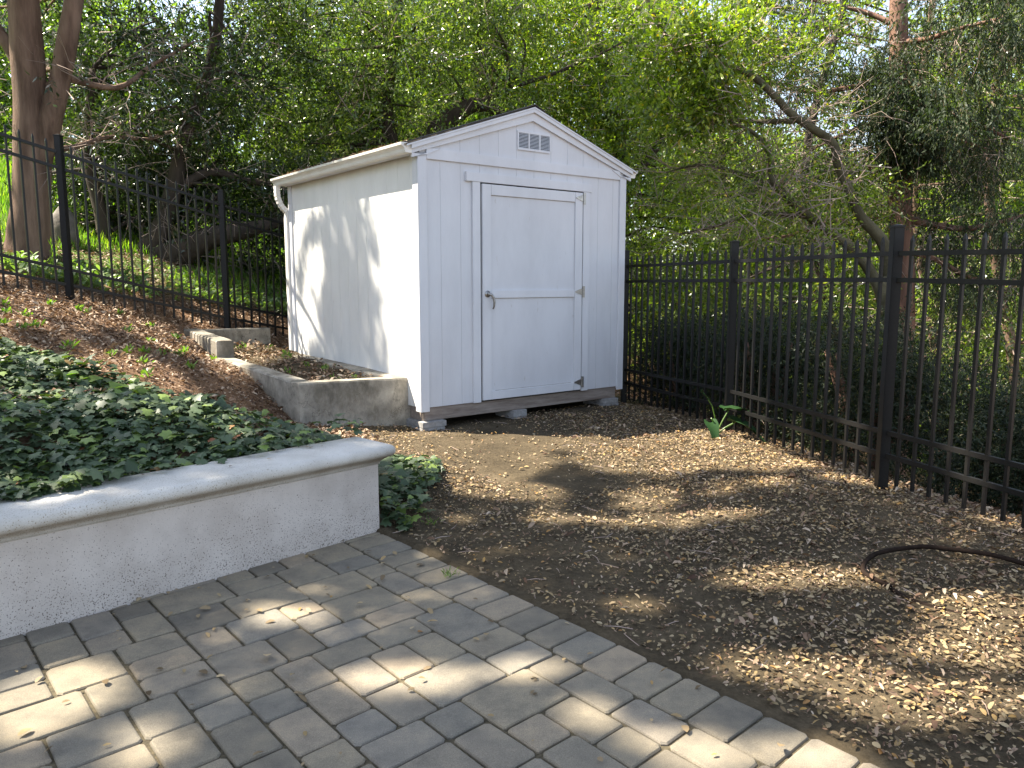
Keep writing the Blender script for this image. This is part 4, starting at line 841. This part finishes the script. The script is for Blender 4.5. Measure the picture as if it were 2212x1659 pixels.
# 6 live oak with long curved limbs behind the right fence
b = at(1935, 760, 8.6); T = Tree('oak_tree', 'leaning oak with long bare curved limbs behind the right fence', (b.x, b.y, G(b.x, b.y) - .2), M['mossbark'], M['leafB'])
q = lambda x, y, Y=8.6: at(x, y, Y)
T.limb([Vector((b.x, b.y, G(b.x, b.y) - .3)), q(1935, 800), q(1925, 700), q(1900, 600)], [.12, .11, .10, .09], 10)
a1 = T.limb([q(1925, 690), q(1915, 540), q(1858, 466), q(1832, 406), q(1808, 350), q(1796, 306), q(1714, 250), q(1669, 203), q(1615, 157), q(1540, 137), q(1474, 114), q(1430, 66), q(1390, -20)], [.08, .07, .055, .05, .048, .045, .042, .04, .036, .034, .030, .026, .015], 9)
a2 = T.limb([q(1925, 690), q(1888, 600), q(1842, 538), q(1790, 500), q(1743, 464), q(1693, 418), q(1669, 389), q(1662, 331), q(1627, 286), q(1570, 262)], [.07, .06, .055, .05, .048, .042, .038, .028, .022, .015], 9)
a3 = T.limb([q(1714, 262), q(1640, 262, 8.8), q(1560, 262, 9), q(1470, 300, 9.2)], [.03, .024, .02, .01], 6)
a4 = T.limb([q(1665, 395), q(1590, 372, 8.9), q(1510, 356, 9.2), q(1440, 372, 9.5)], [.03, .022, .018, .008], 6)
a5 = T.limb([q(1743, 468), q(1640, 462, 8.7), q(1540, 490, 9.0), q(1470, 505, 9.3)], [.028, .02, .015, .006], 6)
T.twigs(a1[12:] + a2[10:] + a3 + a4 * 2 + a5 * 2, .0048, 210, .7, .1)
C = T.region(20, (1400, 1660), (-40, 230), (8.6, 10.4), (.3, .5), 60, 8, .07, .03)
C += T.region(14, (1400, 1600), (60, 260), (8.2, 8.6), (.2, .35), 55, 8, .07, .034); C += T.region(12, (1560, 1800), (20, 240), (8.8, 9.6), (.2, .35), 40, 8, .06, .028)
C += T.region(10, (1640, 1900), (330, 620), (9, 10.5), (.25, .45), 35, 8, .055, .022)
C += T.region(22, (1600, 1900), (300, 560), (7.9, 9.6), (.2, .36), 34, 8, .055, .024); C += T.region(9, (1420, 1560), (230, 420), (9.6, 10.5), (.25, .45), 40, 8, .06, .024); T.done()
# 7 cypress with reddish trunk
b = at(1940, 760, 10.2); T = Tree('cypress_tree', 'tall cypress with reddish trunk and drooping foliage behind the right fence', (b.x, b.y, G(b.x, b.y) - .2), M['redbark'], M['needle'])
q = lambda x, y, Y=10.2: at(x, y, Y)
T.limb([Vector((b.x, b.y, G(b.x, b.y) - .3)), q(1945, 700), q(1945, 500), q(1944, 300), q(1942, 120), q(1940, -20), q(1938, -300)], [.19, .17, .15, .135, .115, .10, .07], 12, .15)
br = []
for pts, r0 in (([(1940, 160), (1880, 178), (1820, 192), (1750, 199), (1680, 188)], .045), ([(1945, 470), (2010, 484), (2083, 494), (2160, 480), (2240, 455)], .055), ([(1945, 455), (1880, 470), (1800, 478), (1700, 510), (1600, 520)], .04),
                ([(1943, 90), (2000, 85), (2080, 60), (2160, 40)], .04), ([(1943, 60), (1880, 30), (1800, 10), (1700, -10)], .04), ([(1944, 220), (2010, 232), (2090, 258), (2180, 300)], .045), ([(1944, 330), (1990, 300), (2060, 300), (2150, 330)], .035),
                ([(1945, 400), (1870, 360), (1800, 365), (1720, 390)], .035), ([(1944, 250), (1890, 262), (1800, 300), (1740, 330)], .035), ([(1945, 540), (2020, 560), (2100, 600), (2212, 610)], .04)):
    dy = random.uniform(-1.0, .8); n_ = len(pts)
    br += T.limb([q(x_, y_, 10.2 + dy * i / (n_ - 1)) for i, (x_, y_) in enumerate(pts)], [r0 * (1 - i / n_ * .85) for i in range(n_)], 6)
T.twigs(br, .0055, 330, .9, .5)
Cb = [br[i] + Vector((random.gauss(0, .25), random.gauss(0, .3), random.gauss(-.15, .2))) for i in rng.choice(len(br), 70)]
T.clumps(Cb, .38, 44, 16, .046, .014, out=.2, droop=1.2, length=.34, twig=False)
T.region(16, (1905, 2000), (170, 350), (9.7, 10.1), (.25, .38), 90, 16, .05, .016, droop=1.1, twig=False)
T.region(26, (1960, 2330), (-60, 330), (8.8, 11), (.3, .55), 80, 14, .055, .018, droop=1.1, twig=False)
T.region(16, (1640, 1900), (-60, 170), (9.6, 11), (.3, .5), 60, 14, .046, .015, droop=1.2, twig=False)
T.region(5, (1540, 1640), (290, 400), (9.5, 10.2), (.14, .24), 30, 14, .035, .012, droop=1.3, twig=False)
T.region(20, (1960, 2330), (330, 560), (9.6, 11.5), (.3, .5), 60, 14, .055, .018, droop=1., twig=False); T.done()
# 8-12 trees further off
def plain(name, label, bx, by, Yd, bark, leaf, regions, group='trees standing further down the slope'):
    b = at(bx, by, Yd); T = Tree(name, label, (b.x, b.y, G(b.x, b.y) - .1), bark, leaf, group)
    top = at(bx + random.uniform(-60, 60), 0, Yd); g = Vector((b.x, b.y, G(b.x, b.y) - .2))
    a = T.limb([g, g.lerp(top, .3) + Vector((random.gauss(0, .2), 0, 0)), g.lerp(top, .65) + Vector((random.gauss(0, .3), 0, 0)), top, top + Vector((.3, 0, 2))], [.10, .085, .07, .05, .02], 8)
    T.twigs(a, .01, 60, 1.8, .1)
    for (n_, x_, y_, Y_, r_, sp_, L_, W_) in regions:
        C = T.region(n_, x_, y_, Y_, r_, sp_, 9, L_, W_, twig=False); T.connect(C, a, .03, 3)
    T.done()
plain('bay_tree', 'shrubby dark tree low behind the juniper bushes', 1800, 900, 12.5, M['darkbark'], M['leafA'], [(46, (1340, 2330), (600, 980), (11, 14), (.45, .8), 70, .085, .032)], None)
plain('oak_tree', 'sunlit oak trunk seen through the fence right of the cypress', 2060, 800, 13.5, M['bark'], M['leafB'], [(34, (1960, 2330), (380, 900), (12.5, 15.5), (.4, .75), 40, .08, .03), (30, (1980, 2330), (60, 380), (13, 16), (.5, .8), 60, .095, .036)])
plain('oak_tree', 'thin oak tree at the far right beyond the fence', 2190, 860, 12, M['bark'], M['leafA'], [(20, (2060, 2400), (-60, 300), (11.5, 14), (.4, .75), 60, .085, .03), (14, (2150, 2400), (500, 1000), (11, 13), (.4, .6), 40, .075, .028)])
plain('oak_tree', 'green oak crown filling the view above the middle of the right fence', 1640, 780, 17, M['darkbark'], M['leafB'], [(54, (1400, 1960), (330, 760), (15.5, 19), (.6, 1.0), 80, .11, .045), (54, (1400, 2250), (-60, 330), (17, 20), (.5, .9), 60, .12, .05)])
plain('bay_tree', 'tall bay tree rising far behind the left end of the shed', 640, 520, 18, M['darkbark'], M['leafA'], [(44, (420, 900), (-40, 330), (16.5, 20), (.8, 1.2), 60, .11, .038), (18, (480, 720), (330, 560), (16, 19), (.7, 1.0), 60, .11, .038)], 'trees standing higher on the hill')
plain('bay_tree', 'shady tree high on the hill behind the forked trunk', 210, 420, 17, M['darkbark'], M['leafD'], [(30, (-120, 480), (-40, 330), (15.5, 19), (.8, 1.2), 46, .11, .038), (10, (120, 420), (330, 430), (16, 18), (.6, .9), 55, .11, .038)], 'trees standing higher on the hill')
plain('bay_tree', 'tall tree far behind the ridge of the shed roof', 1090, 520, 19, M['darkbark'], M['leafB'], [(60, (820, 1420), (-40, 380), (18, 21), (.8, 1.2), 70, .12, .046)], 'trees standing higher on the hill')
# far wood as one mass
n_ = 330; ang = rng.uniform(-48, 48, n_); dist = rng.uniform(23, 36, n_); T = Tree('far_wood', 'distant mass of sunlit trees beyond the garden', (0, 28, 0), M['darkbark'], M['farleaf'], cat='wood'); T.root['kind'] = 'stuff'
ok_ = ~((ang > -27) & (ang < -13) & (rng.random(n_) < .72)); ang, dist = ang[ok_], dist[ok_]; n_ = len(ang)
C = np.stack([np.sin(np.radians(ang)) * dist, np.cos(np.radians(ang)) * dist, np.where(ang > 0, rng.uniform(-5, 6.5, n_), rng.uniform(0, 10, n_)) * dist / 30], 1)
T.clumps(C, rng.uniform(1.6, 2.6, n_), 190, 9, .26, .11, twig=False, length=.7)
P = np.concatenate(T.P) - np.array(T.base); o = leaves_mesh('far_wood', P + np.array(T.base), np.concatenate(T.D), np.concatenate(T.N), np.concatenate(T.L), np.concatenate(T.W), M['farleaf']); bpy.data.objects.remove(T.root)
o.name = 'far_wood'; tag(o, 'distant mass of sunlit trees beyond the garden', 'wood', kind='stuff')
# ------------------------------------------------------------------ juniper bushes behind the right fence
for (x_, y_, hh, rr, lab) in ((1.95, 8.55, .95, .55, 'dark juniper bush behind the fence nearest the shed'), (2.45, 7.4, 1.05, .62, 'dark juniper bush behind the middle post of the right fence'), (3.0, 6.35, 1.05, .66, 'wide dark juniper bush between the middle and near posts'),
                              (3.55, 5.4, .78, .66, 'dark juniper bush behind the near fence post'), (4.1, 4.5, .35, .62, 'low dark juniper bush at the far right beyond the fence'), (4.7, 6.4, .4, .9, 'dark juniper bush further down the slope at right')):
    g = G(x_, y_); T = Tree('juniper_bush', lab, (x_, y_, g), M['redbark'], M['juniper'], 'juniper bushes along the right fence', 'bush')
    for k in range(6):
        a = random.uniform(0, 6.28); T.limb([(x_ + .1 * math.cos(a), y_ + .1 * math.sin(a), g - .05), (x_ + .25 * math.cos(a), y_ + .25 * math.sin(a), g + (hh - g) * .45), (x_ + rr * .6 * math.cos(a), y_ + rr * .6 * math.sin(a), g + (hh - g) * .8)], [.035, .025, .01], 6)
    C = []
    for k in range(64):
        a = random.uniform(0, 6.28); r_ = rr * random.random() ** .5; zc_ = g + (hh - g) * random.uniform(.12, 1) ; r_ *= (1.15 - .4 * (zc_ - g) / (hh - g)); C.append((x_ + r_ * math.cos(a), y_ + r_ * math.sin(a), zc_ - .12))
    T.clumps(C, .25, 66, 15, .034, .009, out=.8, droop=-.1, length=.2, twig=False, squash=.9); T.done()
# tall weed + stump by the left fence
b = at(115, 575, 8.9); T = empty('tall_weed', (b.x, b.y, G(b.x, b.y))); tag(T, 'tall thin pale green weed in front of the forked trunk', 'plant')
hW = b.z - G(b.x, b.y) + .28
MB().tube([(0, 0, 0), (.01, 0, hW * .5), (0, 0, hW)], [.006, .005, .002], 5).build('stem', M['weed'], T)
m_ = 30; P = np.stack([rng.normal(0, .004, m_), rng.normal(0, .004, m_), np.linspace(.05, hW, m_)], 1); th = rng.uniform(0, 6.28, m_)
leaves_mesh('leaves', P, np.stack([np.cos(th), np.sin(th), 0 * th + 1.5], 1), np.stack([np.cos(th), np.sin(th), 0 * th - .3], 1), rng.uniform(.05, .11, m_), rng.uniform(.012, .02, m_), M['weed'], T)
b = at(150, 610, 10.4); g = G(b.x, b.y)
vs = []; nr = 12
for i in range(9):
    for j in range(nr):
        ph = math.pi * i / 8; th = 2 * math.pi * j / nr; p = Vector((.17 * math.sin(ph) * math.cos(th), .15 * math.sin(ph) * math.sin(th), .34 * (-math.cos(ph)))); p *= 1 + .25 * mn.noise(p * 6 + Vector((3, 1, 2))); vs.append((b.x + p.x, b.y + p.y, g + .18 + p.z))
o = MB().add(vs, [(i * nr + j, i * nr + (j + 1) % nr, (i + 1) * nr + (j + 1) % nr, (i + 1) * nr + j) for i in range(8) for j in range(nr)]).build('tree_stump', M['rock'], smooth=True); tag(o, 'pale weathered stump beyond the left fence post', 'stump')
